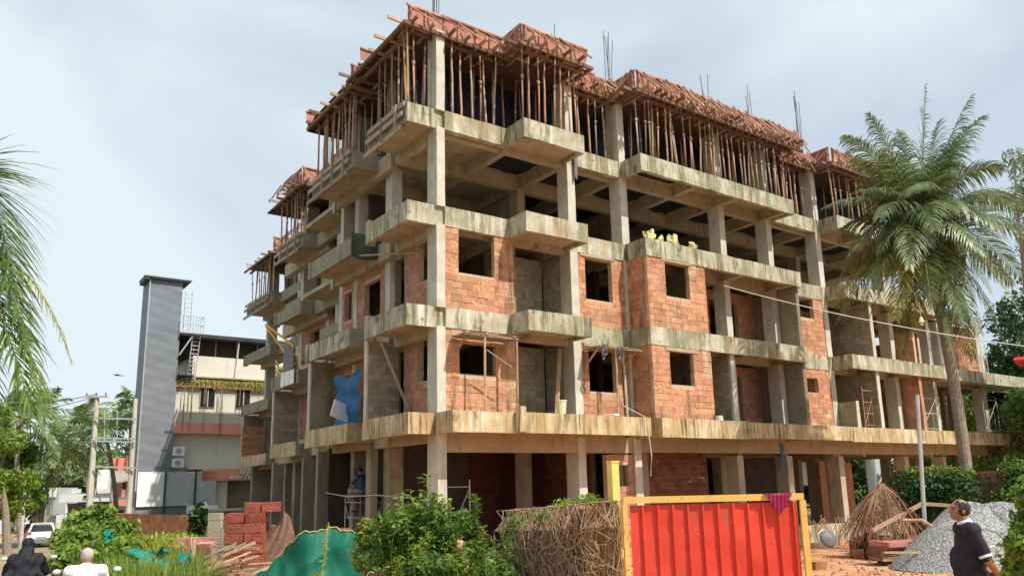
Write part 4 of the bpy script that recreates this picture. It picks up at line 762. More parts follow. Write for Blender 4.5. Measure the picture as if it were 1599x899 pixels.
for k in range(9): MB().tube([W(.3, 37.4, 12.9+k*.3), W(.75, 37.4, 12.9+k*.3)], .02, 5).build('rung', 'greysteel', lad)
MB().tube([W(.15, 37.4, 11.2), W(1.0, 37.4, 12.6)], .05, 5).build('brace', 'greysteel', lad); MB().uvz(.16, 1.15, 37.3, 38.3, 9.85, 9.93).build('lower_platform', 'towerdark', lad)
for u in (.2, .4, .6, .8, 1.0, 1.15): MB().tube([W(u, 37.3, 9.9), W(u, 37.3, 10.8)], .02, 5).build('baluster', 'towerdark', lad)
for (z, lab) in ((4.74, 'upper white air conditioner unit on the hospital wall beside the tower'), (4.0, 'lower white air conditioner unit on the hospital wall beside the tower')):
    t = empty('air_conditioner', W(.5, 37.7, z), lab, 'air conditioner', 'air conditioner units by the tower')
    MB().uvz(.16, .9, 37.45, 37.85, z, z+.55).build('case', 'white', t); MB().disc(W(.5, 37.44, z+.28), -VD, .2, .02, 18).build('fan_grille', 'greysteel', t); MB().disc(W(.5, 37.43, z+.28), -VD, .06, .02, 10).build('fan_hub', 'bumper', t)
Hd = empty('sheet_hoarding', W(.2, 36.6, 0), 'hoarding of one white and two grey panels on dark posts below the tower', 'hoarding')
for (u0, u1, m) in ((-2.0, -.42, 'whitepanel'), (-.32, 1.45, 'greypanel'), (1.55, 2.85, 'greypanel')): MB().uvz(u0, u1, 36.6, 36.64, 1.62, 3.7).build('panel', m, Hd)
for u in (-.37, 1.5): MB().uvz(u-.045, u+.045, 36.5, 36.59, -.6, 3.72).build('post', 'towerdark', Hd)
MB().uvz(-2.2, 2.9, 36.75, 36.9, -1, 1.6).build('base_wall', 'tower', Hd); t = empty('notice_board', W(2.0, 36.4, 1.2), 'small white notice board with faded lettering below the grey hoarding', 'notice board')
MB().uvz(1.0, 3.0, 36.4, 36.44, 1.1, 1.62).build('board', 'white', t)
# ---------------------------------------------------------------- houses at the end of the road
def hpx(name, m, x0, x1, y0, y1, Y, dep, parent, dY=0):
    a = at(x0, y1, Y+dY); b_ = at(x1, y0, Y+dY); b = MB(); x0, x1 = sorted((a.x, b_.x)); z0, z1 = sorted((a.z, b_.z))
    b.box(((x0+x1)/2, Y+dY+dep/2, (z0+z1)/2), (x1-x0, dep, z1-z0)); return b.build(name, m, parent)
h1 = empty('white_house', at(140, 822, 88), 'low white house with flat canopy and dark carport at the end of the road', 'house')
hpx('canopy', 'house', 92, 181, 769, 784, 88, 3, h1); hpx('carport_back', 'dark', 105, 181, 784, 805, 88, 1, h1, 5); hpx('pillar', 'house', 99, 104, 784, 824, 88, .4, h1); hpx('gate', 'beam', 104, 142, 800, 828, 88, .15, h1, .4); hpx('wall', 'house', 86, 99, 803, 825, 88, .3, h1); hpx('wall', 'house', 150, 160, 733, 769, 88, 3, h1, 1); hpx('roof_wall', 'houseg', 95, 112, 763, 770, 88, 2, h1, .5); hpx('upper_wall', 'houseg', 160, 176, 733, 770, 88, 3, h1, 2.5); hpx('wall', 'house', 148, 180, 762, 770, 88, 2, h1, -.2); hpx('side_wall', 'dark', 140, 181, 784, 826, 88, 3, h1, 6); hpx('vent', 'dark', 130, 137, 773, 777, 88, .1, h1, -.12); hpx('pillar', 'house', 177, 181, 787, 826, 88, .4, h1, .1); hpx('roof', 'house', 165, 200, 748, 751, 88, 3, h1, -.5)
h2 = empty('grey_house', at(80, 822, 90), 'grey house wall with a brown gate left of the white canopy house', 'house')
hpx('wall', 'houseg', 67, 92, 761, 806, 91, 4, h2); hpx('parapet', 'house', 66, 86, 761, 776, 91, .4, h2, -.5); hpx('gate', 'beam', 60, 88, 804, 822, 90, .2, h2); hpx('drain_pipe', 'bark', 79, 83, 764, 804, 91, .3, h2, -.6)
h3 = empty('balcony_house', at(190, 820, 80), 'two-storey house with railed balcony and pink walls beside the tower', 'house')
hpx('wall', 'latpink', 176, 212, 752, 776, 82, 4, h3, 2); hpx('wall', 'hospwarm', 178, 212, 738, 749, 82, 3, h3, 1); hpx('balcony', 'coral', 174, 212, 779, 790, 82, 2, h3); hpx('ground_wall', 'hospwarm', 176, 212, 790, 825, 82, 3, h3, 1); hpx('window', 'dark', 184, 192, 796, 806, 82, .2, h3, .9); hpx('door', 'dark', 191, 195, 752, 762, 82, .2, h3, 1.8)
hpx('pillar', 'house', 200, 203, 752, 779, 82, .3, h3, .2); hpx('white_door', 'house', 189, 195, 764, 776, 82, .2, h3, 1.8)
a = at(175, 735, 80); b_ = at(207, 714, 80); MB().grid(lambda s, t: Vector((a.x+(b_.x-a.x)*s, 80+.15*math.sin(14*s), a.z+(b_.z-a.z)*t)), 16, 4).build('orange_sheet', 'orangecloth', label='orange-red sheet stretched above the balcony house', cat='sheet')
h4 = empty('roadside_wall', at(30, 830, 60), 'low white roadside wall with pillars under the trees at far left', 'wall')
for (x0, x1, y0, y1, Y) in ((-30, 6, 812, 834, 52), (22, 29, 809, 829, 60), (33, 43, 802, 818, 72)): hpx('pillar' if x1-x0 < 15 else 'wall', 'house', x0, x1, y0, y1, Y, .4, h4)
# beyond the building on the right
h5 = empty('white_villa', at(1420, 770, 75), 'white villa with grey roof seen between the ground floor columns on the right', 'house')
hpx('wall', 'house', 1386, 1408, 696, 772, 75, 4, h5); hpx('wall', 'houseg', 1440, 1500, 690, 782, 75, 4, h5, 3); hpx('wall', 'house', 1545, 1572, 696, 790, 75, 4, h5); hpx('upper_wall', 'house', 1130, 1380, 696, 712, 78, 4, h5); hpx('wall', 'hospwarm', 1130, 1320, 712, 760, 78, 4, h5, 2)
hpx('window', 'dark', 1390, 1402, 752, 762, 75, .2, h5, -.2); hpx('pillar', 'house', 1372, 1380, 690, 772, 66, .4, h5); hpx('roof', 'houseg', 1536, 1574, 640, 692, 80, 6, h5)
h6 = empty('red_roofed_shed', at(1590, 600, 40), 'bright red sheet roof corner at the right edge above the dark trees', 'roof')
a = at(1581, 558, 40); MB().hexa([a+Vector(q) for q in ((0,0,-.12),(4,-1,-.1),(6,3,-.1),(2,3,-.1),(.1,0,0),(4,-1,.25),(6,3,.5),(2.4,3,.4))]).build('roof_sheet', 'redroof', h6); MB().box(a+Vector((3,1.5,-3.2)), (.3,.3,6.2)).build('post', 'greysteel', h6)
# ---------------------------------------------------------------- poles and wires
def post(name, P, Q, r0, r1, m, label, cat, arms=()):
    t = empty(name, P, label, cat); MB().tube([P, (Vector(P)+Vector(Q))/2, Q], [r0, (r0+r1)/2, r1], 8).build('shaft', m, t)
    for (z, l_, dx) in arms:
        c = Vector((P[0]+(Q[0]-P[0])*(z-P[2])/(Q[2]-P[2]), P[1], z)); MB().beam(c+Vector((-l_*.5+dx, -.12, 0)), c+Vector((l_*.5+dx, -.12, 0)), .07, .09).build('crossarm', 'greysteel', t)
        for s in (-.42, 0, .42): MB().tube([c+Vector((l_*s+dx, -.12, .04)), c+Vector((l_*s+dx, -.12, .2))], .03, 6).build('insulator', 'rebar', t)
    return t
pa = at(140, 800, 42); pa.z = -.6; qa = at(152, 618, 42)
post('utility_pole', pa, qa, .17, .11, 'pole', 'pale concrete utility pole left of the grey tower, the left of the linked pair', 'pole', [(qa.z-.05, 1.1, 0)])
pb = at(202, 797, 42); pb.z = -.6; qb = at(212, 622, 42)
post('utility_pole', pb, qb, .15, .10, 'pole', 'pale concrete utility pole close against the grey tower', 'pole')
t = empty('transformer_frame', at(180, 700, 42), 'horizontal steel cross members linking the two utility poles', 'frame')
for y in (652, 683, 688, 728): MB().beam(at(148, y, 42-.2), at(212, y+2, 42-.2), .06, .08).build('cross_member', 'greysteel', t)
for x in (163, 183): MB().tube([at(x, 640, 42), at(x, 690, 42)], .02, 5).build('link_rod', 'wire', t)
for i, (x, y0, Y, lab) in enumerate(((60, 700, 62, 'slender concrete pole beside the road left of the houses'), (36, 750, 50, 'short street pole with a lamp at the far left verge'), (171, 752, 75, 'thin grey pole before the white house carport'))):
    p = at(x, 815, Y); p.z = -1.2; post('utility_pole', p, at(x+4, y0, Y), .13, .09, 'pole', lab, 'pole', [(at(x, y0+8, Y).z, 1.6, 0)] if i == 0 else ())
def wire(pts, r, m, label):
    q = []
    for a, b_, sag in pts:
        for i in range(13): s = i/12; p = Vector(a).lerp(Vector(b_), s); p.z -= sag*4*s*(1-s); q.append(p)
    MB().tube(q, r, 4).build('wire', m, label=label, cat='wire', group='overhead wires')
wire([(at(1130, 446, 16), at(1660, 548, 13), .12)], .009, 'wire', 'pale overhead wire crossing in front of the right balconies and the palm')
for k, (y0, y1) in enumerate(((622, 640), (632, 618))): wire([(qa+Vector((0,0,.1*k)), at(-60, y1, 60), .5)], .018, 'wiredark', ['upper thin wire running left from the utility pole', 'lower thin wire running left from the utility pole'][k])
for k in range(3): wire([(at(1480, 636+k*12, 60), at(1660, 640+k*14, 50), .3)], .02, 'wire', ['top','middle','lowest'][k]+' of the wires beyond the right end of the building')
t = empty('hanging_lamp', at(1439, 500, 14.3), 'small pale lamp hanging from the overhead wire before the palm', 'lamp'); c = at(1439, 503, 14.3)
MB().tube([c+Vector((0,0,-.0)), c+Vector((0,0,.09))], [.05, .02], 8).build('shade', 'bucket', t); MB().tube([c+Vector((0,0,.09)), c+Vector((0,0,.35))], .006, 4).build('cord', 'wire', t); MB().ball(c+Vector((0,0,-.03)), .03, 8, 6).build('bulb', 'bag', t)
# ---------------------------------------------------------------- red gate, yellow post, old overgrown wall
Y = 10.5; gx0, gx1 = 1.27, 3.36; gz1 = 2.20
G = empty('metal_gate', (gx0, Y, .45), 'red corrugated metal gate with a yellow frame standing by the yard', 'gate')
DENT = [(random.uniform(1.3,3.3), random.uniform(1.1,2.1), random.uniform(-.012,.014)) for _ in range(16)]
b = MB(); n = 11; pitch = (gx1-gx0-.14)/n; pr = []; x = gx0+.06
for i in range(n): pr += [(x, 0), (x+pitch*.70, 0), (x+pitch*.78, -.035), (x+pitch*.90, -.035), (x+pitch*.97, 0)]; x += pitch
pr.append((gx1-.07, 0)); V = []
for (px_, o) in pr:
    for k in range(33):
        zz = .52+(gz1-.06-.52)*k/32; de = sum(a_*math.exp(-((px_-dx_)**2+(zz-dz_)**2)/.012) for dx_, dz_, a_ in DENT); V.append((px_+random.uniform(-.001,.001), Y+.02+o+.006*math.sin(px_*9+k*.25)+de, zz))
b.add(V, [(i*33+k, (i+1)*33+k, (i+1)*33+k+1, i*33+k+1) for i in range(len(pr)-1) for k in range(32)]); b.build('corrugated_sheet', 'gatered', G)
for (c, d) in ((((gx0+gx1)/2, Y, gz1), (gx1-gx0+.03, .05, .075)), ((gx0+.0, Y, (gz1+.5)/2-.04), (.055, .05, gz1-.5-.003)), ((gx1, Y, (gz1+.5)/2-.04), (.07, .05, gz1-.5-.003)), (((gx0+gx1)/2, Y, .5), (gx1-gx0+.02, .05, .06))): MB().box(c, d).build('frame_bar', 'gateyellow', G)
for z in (.8, 1.6): MB().disc((gx0-.05, Y, z), (0,0,1), .02, .1, 8).build('hinge', 'gateyellow', G)
MB().box((gx0-.035, Y+.02, 1.3), (.02, .03, 1.6)).build('edge_strip', 'gateyellow', G)
for k in range(16): MB().ball((gx0+.15+random.random()*1.9, Y-.0+.018, .6+random.random()*1.4), (.006,.006,.006), 6, 4).build('rivet', 'gateyellow', G)
def mcl(s, t):
    x = at(1191, 775, Y).x+(at(1236, 775, Y).x-at(1191, 775, Y).x)*s; d = .03+.20*(1-abs(2*s-1.05)**1.3)
    if t < .2: return Vector((x, Y+.09-.1*t*2, gz1+.045-.2*(.2-t)))
    tt = (t-.2)/.8; return Vector((x*1+(.5-s)*.05*tt, Y-.035-.018*abs(math.sin(s*22+tt))-.01, gz1+.048-d*tt))
MB().grid(mcl, 36, 12).build('cloth', 'maroon', label='maroon pleated cloth draped over the top of the red gate', cat='cloth', smooth=True)
P = at(948, 722, 11.3); t = empty('gate_post', (P.x, 11.3, .4), 'square yellow gate post at the left of the red gate', 'post'); MB().box((P.x+.07, 11.3, (P.z+.4)/2), (.105, .12, P.z-.4), .45).build('shaft', 'postyellow', t); MB().box((P.x+.07, 11.3, P.z+.01), (.12,.135,.02), .45).build('cap', 'postyellow', t)
# old wall stub: corner at (912 px), runs back to the left
c0 = at(912, 790, 11.4); c1 = at(966, 784, 11.2); c2 = at(792, 800, 14.2)
OW = empty('ruined_wall', (c0.x, c0.y, .4), 'old laterite wall stub smothered in dry vines beside the red gate', 'wall')
def wallcore(p, q, th, hp_, hq, nm, m):
    b = MB(); p, q = Vector((p.x, p.y, 0)), Vector((q.x, q.y, 0)); d = (q-p).normalized(); nrm = Vector((-d.y, d.x, 0))
    n = 14
    for s in (0, 1):
        pass
    def f(s, t):                                      # profile: up the face, over the top, down the back
        h = hp_+(hq-hp_)*s+.05*math.sin(s*23)+.03*math.sin(s*51); base = p.lerp(q, s)
        a = t*3; z = .2+(h-.2)*min(a, 1) if a < 1 else (h if a < 2 else h-(h-.2)*(a-2)); o = 0 if a < 1 else (th*(a-1) if a < 2 else th)
        r = .025*math.sin(s*31+z*17)+.02*math.sin(s*71-z*29); return base+nrm*(o+r)+Vector((0,0,z+r*.5))
    b.grid(f, 40, 45); b.add([f(0, t/30) for t in range(31)], [tuple(range(31))]); b.add([f(1, t/30) for t in range(31)], [tuple(range(31))[::-1]])
    b.build(nm, m, OW)
wallcore(c0, c1, .3, c0.z-.02, c0.z-.0, 'front_masonry', 'compound'); wallcore(c2, c0+Vector((0,.02,0)), .34, c2.z-.42, c0.z-.03, 'side_masonry', 'wallmoss')
def tangle():
    b = MB(); st_ = MB()
    for i in range(430):                               # side face
        s = random.random(); p = Vector((c2.x+(c0.x-c2.x)*s, c2.y+(c0.y-c2.y)*s, 0)); out_ = Vector((-.75,-.66,0)); h = (c2.z-.37)+(c0.z-.02-c2.z+.37)*s**.6
        z = h+random.uniform(-.9, .08); q = []; x = p+out_*random.uniform(.0, .16); a = random.uniform(-.5,.5); vz = random.uniform(-.12,.05)
        for k in range(11):
            q.append(Vector((x.x, x.y, max(.3, z)))); d = (c0-c2).normalized(); st = .13
            x = x+Vector((d.x, d.y, 0))*math.sin(a)*st*1.3+out_*random.uniform(-.04,.045); z += -.09*math.cos(a)-.02; a += random.uniform(-.3,.75)*(1 if i % 2 else -1)
        b.tube(q, random.uniform(.003,.0085), 3, cap=False)
    for i in range(1100):                               # sunny front: hanging dry strands
        s = random.random(); p = Vector((c0.x+(c1.x-c0.x)*s, c0.y+(c1.y-c0.y)*s-random.uniform(.0,.09), random.uniform(.9, c0.z+.03))); q = [p]
        for k in range(4): p = p+Vector((random.uniform(-.03,.03), random.uniform(-.015,.015), -random.uniform(.04,.14))); q.append(p)
        st_.tube(q, random.uniform(.002,.005), 3, cap=False)
    st_.build('hanging_straw', 'straw', label='sun-lightened straw hanging down the sunny end of the wall stub', cat='straw', kind='stuff')
    for i in range(160):                               # over the top
        s = random.random(); p = Vector((c2.x+(c1.x-c2.x)*s, c2.y+(c1.y-c2.y)*min(1, s*1.2), c2.z+(c1.z-c2.z)*s+.03)); q = [p+Vector((random.uniform(-.2,.2), random.uniform(-.2,.3), .0)) for _ in range(2)]+[p+Vector((random.uniform(-.3,.1), -.2, -.3))]; b.tube(q, .005, 3, cap=False)
    b.build('vine_tangle', 'vine', label='tangle of bare dry vines and hanging straw over the wall stub', cat='vines', kind='stuff')
tangle()
# ---------------------------------------------------------------- left foreground: sheets, blocks, timber, mounds
def gs(s, t):                                          # crumpled green sheet: top outline from left to right
    x0, x1 = at(383, 899, 14.6).x, at(600, 830, 14.6).x; tp = [(0, 1.02), (.10, 1.12), (.22, 1.42), (.33, 1.60), (.42, 1.74), (.47, 1.70), (.55, 1.76), (.7, 1.70), (.85, 1.66), (1, 1.60)]
    h = np.interp(s, [a for a, _ in tp], [b_ for _, b_ in tp])+.018*math.sin(s*55)+.012*math.sin(s*23)
    z = .25+(h-.25)*t; bl = .10*math.sin(s*9+1)+.05*math.sin(s*21+t*3)+.04*math.sin(t*9+s*5)+.02*math.sin(s*33-t*6)+.05*abs(math.sin(s*6.5-t*4+math.sin(t*5)))+.03*abs(math.sin(s*11+t*3.1+1.5*math.sin(s*4)))
    return Vector((x0+(x1-x0)*s+.04*math.sin(t*5), 14.6+.5*t+bl+.25*math.sin(math.pi*t)*-.3, z))
MB().grid(gs, 150, 60).build('plastic_sheet', 'sheetgreen', label='large crumpled bright green plastic sheet screening the yard', cat='plastic sheet', smooth=True)
t = empty('sheet_edge', gs(.5, 1), 'torn pale rope edge along the top of the green sheet', 'rope edge'); MB().tube([gs(s/60, 1)+Vector((0,-.01,.01+.012*math.sin(s*1.9))) for s in range(10, 61)], .014, 5).build('hem', 'rachis', t)
def block_stack(name_label, P, ang, rows, nx, ny, jit, m='latfresh', holes=0, group='', ragged=False):
    for r in range(rows):
        for i in range(nx):
            for j in range(ny):
                if random.random() < holes: continue
                if ragged and r > rows-1-abs(i-nx*.65)*1.3: continue
                c = Vector((i*.40+(.2 if r % 2 else 0)*0+random.uniform(-jit,jit), j*.24+random.uniform(-jit,jit), r*.205+.1)); c = Matrix.Rotation(ang, 3, 'Z')@c
                o = bpy.data.objects.new('laterite_block', random.choice(unit_block(m))); COL.objects.link(o); o.location = Vector(P)+c
                o.rotation_euler = (random.uniform(-jit,jit), random.uniform(-jit,jit), ang+random.uniform(-jit,jit)*2); o.scale = (.38,.21,.195)
                tag(o, f"{name_label}, {nth(r)} course up, {nth(i)} from the left, {'front' if j == 0 else ('back' if j == ny-1 else 'middle')} row", 'block', group)
P = at(362, 899, 18.6); P.z = .12
block_stack('block in tall red stack', P, .12, 9, 2, 3, .02, group='blocks of the tall red stack')
P2 = P+Vector((.25, .35, 9*.205)); block_stack('loose block atop tall red stack', P2, .35, 1, 2, 1, .06, group='blocks on top of the stack')
P = at(482, 850, 21.5); P.z = .25; block_stack('block behind green sheet', P, .25, 7, 3, 2, .035, group='blocks of the pile behind the green sheet', ragged=True)
P = at(250, 838, 27); P.z = .2; block_stack('block in low pile', P, .1, 4, 4, 2, .03, group='blocks of the low pile by the compound wall', ragged=True)
# mounds
MF = {}
def mound(name, m, c, rx, ry, h, label, cat, seed=0, kind='stuff', pw=1.3, rough=.12):
    rr = random.Random(seed); ph = [rr.uniform(0, 6) for _ in range(8)]
    def f(s, t):
        a = 2*math.pi*s; r = t; z = h*(1-r**pw)*(1+(.25 if name != 'gravel_heap' else .06)*math.sin(a*2+ph[0])*(1-r)); n_ = rough*(math.sin(a*5+ph[1]+r*7)+math.sin(a*9+r*15+ph[2])*.6+math.sin(a*17+r*23+ph[3])*.3)*(1-r)*min(1, r*4)
        return Vector((c[0]+rx*r*math.cos(a)*(1+.1*math.sin(3*a+ph[4])), c[1]+ry*r*math.sin(a)*(1+.1*math.sin(2*a+ph[5])), c[2]-.03+max(0, z+n_*h)))
    MF[name] = f
    return MB().grid(f, 72, 26).build(name, m, label=label, cat=cat, kind=kind, smooth=True)
mound('soil_mound', 'soil', (at(435, 850, 21).x, 21.3, .05), 1.3, 1.2, 1.6, 'dark brown soil mound right of the tall block stack', 'soil mound', 5, pw=1.3, rough=.10)
mound('earth_mound', 'rubble', (at(690, 850, 14.2).x, 14.6, .3), 2.0, 1.5, 1.12, 'reddish earth mound under the leafy shrubs', 'earth mound', 2, pw=1.6)
mound('gravel_heap', 'gravel', (at(1572, 850, 23.5).x, 24.4, .05), 2.6, 2.4, 1.52, 'heap of grey crushed stone behind the man', 'gravel', 3, pw=1.9, rough=.13)
def pebbles(n, cfun, smin, smax, m, label, cat, name='stones'):
    V = []; Fq = []; 
    base = np.array([(-1,-1,-1),(1,-1,-1),(1,1,-1),(-1,1,-1),(-.7,-.8,1),(.8,-.7,1),(.7,.8,1),(-.8,.7,1)], float); fq = np.array([(3,2,1,0),(4,5,6,7),(0,1,5,4),(1,2,6,5),(2,3,7,6),(3,0,4,7)])
    for i in range(n):
        s = random.uniform(smin, smax); R = np.array(Matrix.Rotation(random.uniform(0,6), 3, Vector((random.random()-.5, random.random()-.5, random.random()-.5)))); V.append((base*rng.uniform(.7,1.2,(8,3))*s)@R.T+np.array(cfun())); Fq.append(fq+8*i)
    return npmesh(name, np.vstack(V), np.vstack(Fq), m, label=label, cat=cat, kind='stuff')
gc = Vector((at(1552, 850, 23).x, 23.8, .1))
def gpt():
    p = MF['gravel_heap'](random.uniform(.42, 1.06), math.sqrt(random.random())); return (p.x, p.y, p.z+random.uniform(-.02,.015))
mc = Vector((at(690, 850, 14.2).x, 14.6, .3))
def mpt():
    p = MF['earth_mound'](random.uniform(.45, 1.05), math.sqrt(random.random())); return (p.x, p.y, p.z)
pebbles(420, mpt, .02, .11, 'rubble', 'broken laterite lumps on the earth mound under the shrubs', 'rubble', 'rubble')
pebbles(700, lambda: (lambda x, y: (x, y, gz(x, y)+.01))(random.uniform(2.5, 14), random.uniform(16, 27.5)), .01, .05, 'rubble', 'small stones and clods scattered over the red yard', 'stones')
pebbles(260, lambda: (lambda x, y: (x, y, gz(x, y)+.02))(at(random.uniform(230, 440), 850, 19).x, random.uniform(16.5, 22)), .03, .10, 'rubble', 'broken block pieces round the timber heap', 'rubble', 'rubble')
for (x, y, d, lab) in ((1276, 857, .34, 'brown block lying beside the red gate near the plinth'), (1326, 878, .2, 'small laterite piece standing alone on the red dirt')):
    P = at(x, y, 24.5 if d > .3 else 21); o = bpy.data.objects.new('laterite_block', unit_block('compound')[0]); COL.objects.link(o); o.location = (P.x, P.y, gz(P.x, P.y)+d*.3); o.scale = (d*1.1, d*.7, d*.6); o.rotation_euler = (0,.05,.3); tag(o, lab, 'block')
# low grey pillar wall and compound wall of blocks
t = empty('short_wall', at(340, 850, 22), 'short grey block wall stub between the compound wall and the red stack', 'wall')
a0 = at(322, 850, 22); bl = unit_block('grey_block')
for r in range(10):
    for i in range(2):
        if r > 7 and i == 1: continue
        o = bpy.data.objects.new('block', random.choice(bl)); COL.objects.link(o); o.parent = t; o.location = Vector((a0.x+.2+.33*i, 22, .1+.19*r))-ORG[t.name]; o.scale = (.32,.22,.182)
t = empty('compound_wall', at(260, 830, 32), 'long low laterite block compound wall in front of the hospital', 'wall')
pA, pB = at(172, 799, 37), at(382, 797, 26); dd = Vector((pB.x-pA.x, pB.y-pA.y, 0)); Lw = dd.length; dn = dd.normalized(); ang = math.atan2(dn.y, dn.x); zt = 1.66; nb_ = 0; st = MB()
MB().box((Vector((pA.x, pA.y, 0))+dd/2+Vector((0,.0,.28))), (Lw, .17, 2.7), ang).build('core', 'mortar', t)
for r in range(7):
    for i in range(int(Lw/.25)):
        c = Vector((pA.x, pA.y, 0))+dn*(.125+i*.25+(.12 if r % 2 else 0)); c.z = zt-.14-.28*r+random.uniform(-.006,.006)
        if nb_ < 300 and r < 4 and i > int(Lw/.25)*.0: 
            o = bpy.data.objects.new('block', random.choice(unit_block('compound'))); COL.objects.link(o); o.parent = t; o.location = c-ORG[t.name]; o.rotation_euler = (0,0,ang); o.scale = (.232,.22,.262); nb_ += 1
        else: st.box(c, (.232,.215,.262), ang)
st.build('lower_blocks', 'compound', t, kind='stuff')
# timber heap
for i in range(62):
    c = Vector((at(350, 880, 17.2).x+random.gauss(0,.42), 17.2+random.gauss(0,.45), 0)); rr = abs(c.x-at(350,880,17.2).x); c.z = .3+max(.05, (1.05-rr*.75))*random.random(); L_ = random.uniform(.5, 1.25); a = random.gauss(.25,.5); e = random.uniform(-.15,.35)
    d = Vector((math.cos(a)*math.cos(e), math.sin(a)*math.cos(e), math.sin(e)))*L_/2; w_ = random.uniform(.03,.08)
    MB().beam(c-d, c+d, w_, w_*random.uniform(.3,.9)).build('timber_offcut', random.choice(['wood','wood','woodgrey']), label='split timber offcut in the heap before the tall red block stack', cat='timber', group='timber offcuts of the heap')
MB().beam(at(318, 880, 16.6), at(399, 846, 16.9), .085, .05).build('timber_pole', 'wood', label='long pale squared timber sticking up from the offcut heap', cat='timber')
for k in range(5):
    a = at(300+random.uniform(-12,12), 875, 17.8); MB().beam(a+Vector((0,0,-.3)), a+Vector((random.uniform(-.4,.4),.1,.42)), .045, .03).build('timber_offcut', 'wood', label='thin upright timber offcut leaning at the left of the heap', cat='timber', group='upright timber offcuts')
MB().box(at(305, 850, 19)+Vector((0,0,-.1)), (.7,.3,.5), .2).build('broken_block', 'rubble', label='broken pinkish masonry lump left of the timber heap', cat='rubble')
MB().box(at(322, 858, 18.2)+Vector((0,0,-.1)), (.32,.2,.5), -.1, ('X', .2)).build('clay_tile', 'latpink', label='pink clay slab standing at the left of the timber heap', cat='slab')
for i, (x, y, Yd, w_, h, lab) in enumerate(((228, 872, 16.5, .7, .4, 'teal green net bundle among the grasses'), (262, 890, 15.6, .4, .4, 'teal net scrap at the right of the net bundle'), (285, 885, 15.8, .22, .6, 'dark teal net strip beside the timber heap'), (166, 838, 18.6, .16, .28, 'small green net corner on the big bush'))):
    c = at(x, y, Yd); MB().grid(lambda s, t: c+Vector(((s-.5)*w_*(1+.15*math.sin(9*t)), .12*math.sin(7*s+5*t)+.05*math.sin(23*s-11*t)+.2*t, (t-.6)*h*(.75+.2*math.sin(17*s)+.1*math.sin(41*s))+.05*math.sin(9*s))), 22, 18).build('green_net', 'netgreen', label=lab, cat='net', smooth=True)
# ---------------------------------------------------------------- right yard
t = empty('formwork_panel_stack', at(1405, 840, 25.5), 'stack of red and brown formwork panels lying on the dirt', 'panel stack')
c = at(1403, 852, 25.5); c.z = gz(c.x, c.y)
for k, (w_, d_, h, m, dx, a) in enumerate(((1.0,.9,.12,'soil',.05,.1), (1.25,1.0,.07,'wood',-.05,.0), (1.3,1.0,.05,'wood',.0,-.05), (1.3,.95,.17,'soil',-.08,.04), (1.25,.9,.06,'wood',.0,.08), (1.25,1.05,.13,'ply',.03,.15))):
    c.z += h/2+.006; MB().box((c.x+dx, c.y, c.z), (w_, d_, h), a).build('panel', m, t); c.z += h/2
MB().beam(at(1362, 828, 25.3), at(1442, 785, 25.6), .11, .09).build('timber_beam', 'gateyellow' if False else 'wood', label='long ochre timber beam sloping up to the steel pole', cat='beam')
MB().beam(at(1440, 786, 25.6), at(1488, 789, 25.7), .12, .10).build('timber_beam', 'wood', label='short level timber beam right of the steel pole', cat='beam')
MB().tube([at(1444, 818, 25.2), at(1432, 616, 25.2)], .06, 8).build('steel_pole', 'greysteel', label='tall thin galvanised steel pole standing in the yard', cat='pole')
MB().tube([at(1410, 812, 25), at(1440, 812, 24.8), at(1456, 822, 24.5), at(1475, 836, 24)], .05, 7).build('bent_branch', 'wood', label='bent reddish branch from the panel stack to the gravel', cat='branch')
MB().tube([at(1474, 826, 20), at(1530, 824, 20), at(1556, 830, 20), at(1570, 845, 20)], .02, 5).build('hose', 'bark', label='thin dark hose lying over the gravel heap', cat='hose')
MB().tube([at(1515, 862, 19.6), at(1560, 850, 19.8)], .03, 6).build('bamboo_pole', 'pole', label='pale pole lying at the foot of the gravel', cat='pole')
MB().beam(at(1380, 862, 23.6), at(1480, 862, 23.6), .06, .05).build('timber_pole', 'wood', label='straight timber lying on the dirt before the panel stack', cat='timber')
t = empty('metal_pan', at(1292, 832, 26), 'upturned dull grey metal pan leaning on the plinth by the gate', 'pan'); c = at(1292, 841, 26); R = Matrix.Rotation(1.15, 3, 'X')@Matrix.Rotation(.3, 3, 'Y')
b = MB(); 
def bw(s, t_): a = 2*math.pi*s; r = .27*(1-t_**3*.9); return c+R@Vector((r*math.cos(a), r*math.sin(a), .19*t_))
b.grid(bw, 28, 8).build('bowl', 'basin', t, smooth=True); MB().tube([c+R@Vector((.275*math.cos(a*.2244), .275*math.sin(a*.2244), 0)) for a in range(29)], .018, 6).build('rim', 'greysteel', t)
for i in range(46):
    x = random.choice([random.uniform(1262, 1310), random.uniform(1318, 1366)]); a = at(x, 818, 28.5); a.z = .35; MB().tube([a, a+Vector((random.uniform(-.12,.12), 0, random.uniform(.3,.6))), a+Vector((random.uniform(-.3,.3), 0, random.uniform(.6,.95)))], .012, 4).build('stick', 'wood', label='thin dry stick standing along the plinth behind the gate', cat='stick', group='dry sticks behind the plinth')
for i in range(34):
    P = Vector((at(random.uniform(1340, 1470), 800, 27.3).x, random.uniform(26.4, 28), 0)); d = random.uniform(.12,.30); o = bpy.data.objects.new('stone_block', random.choice(unit_block('compound'))); COL.objects.link(o)
    o.location = (P.x, P.y, gz(P.x, P.y)+d*.4+random.random()*.5); o.scale = (d*1.6, d*1.2, d); o.rotation_euler = (random.uniform(-.4,.4), random.uniform(-.4,.4), random.uniform(0,3)); tag(o, 'tumbled old laterite stone heaped below the overgrown wall', 'stone', 'tumbled stones below the overgrown wall')
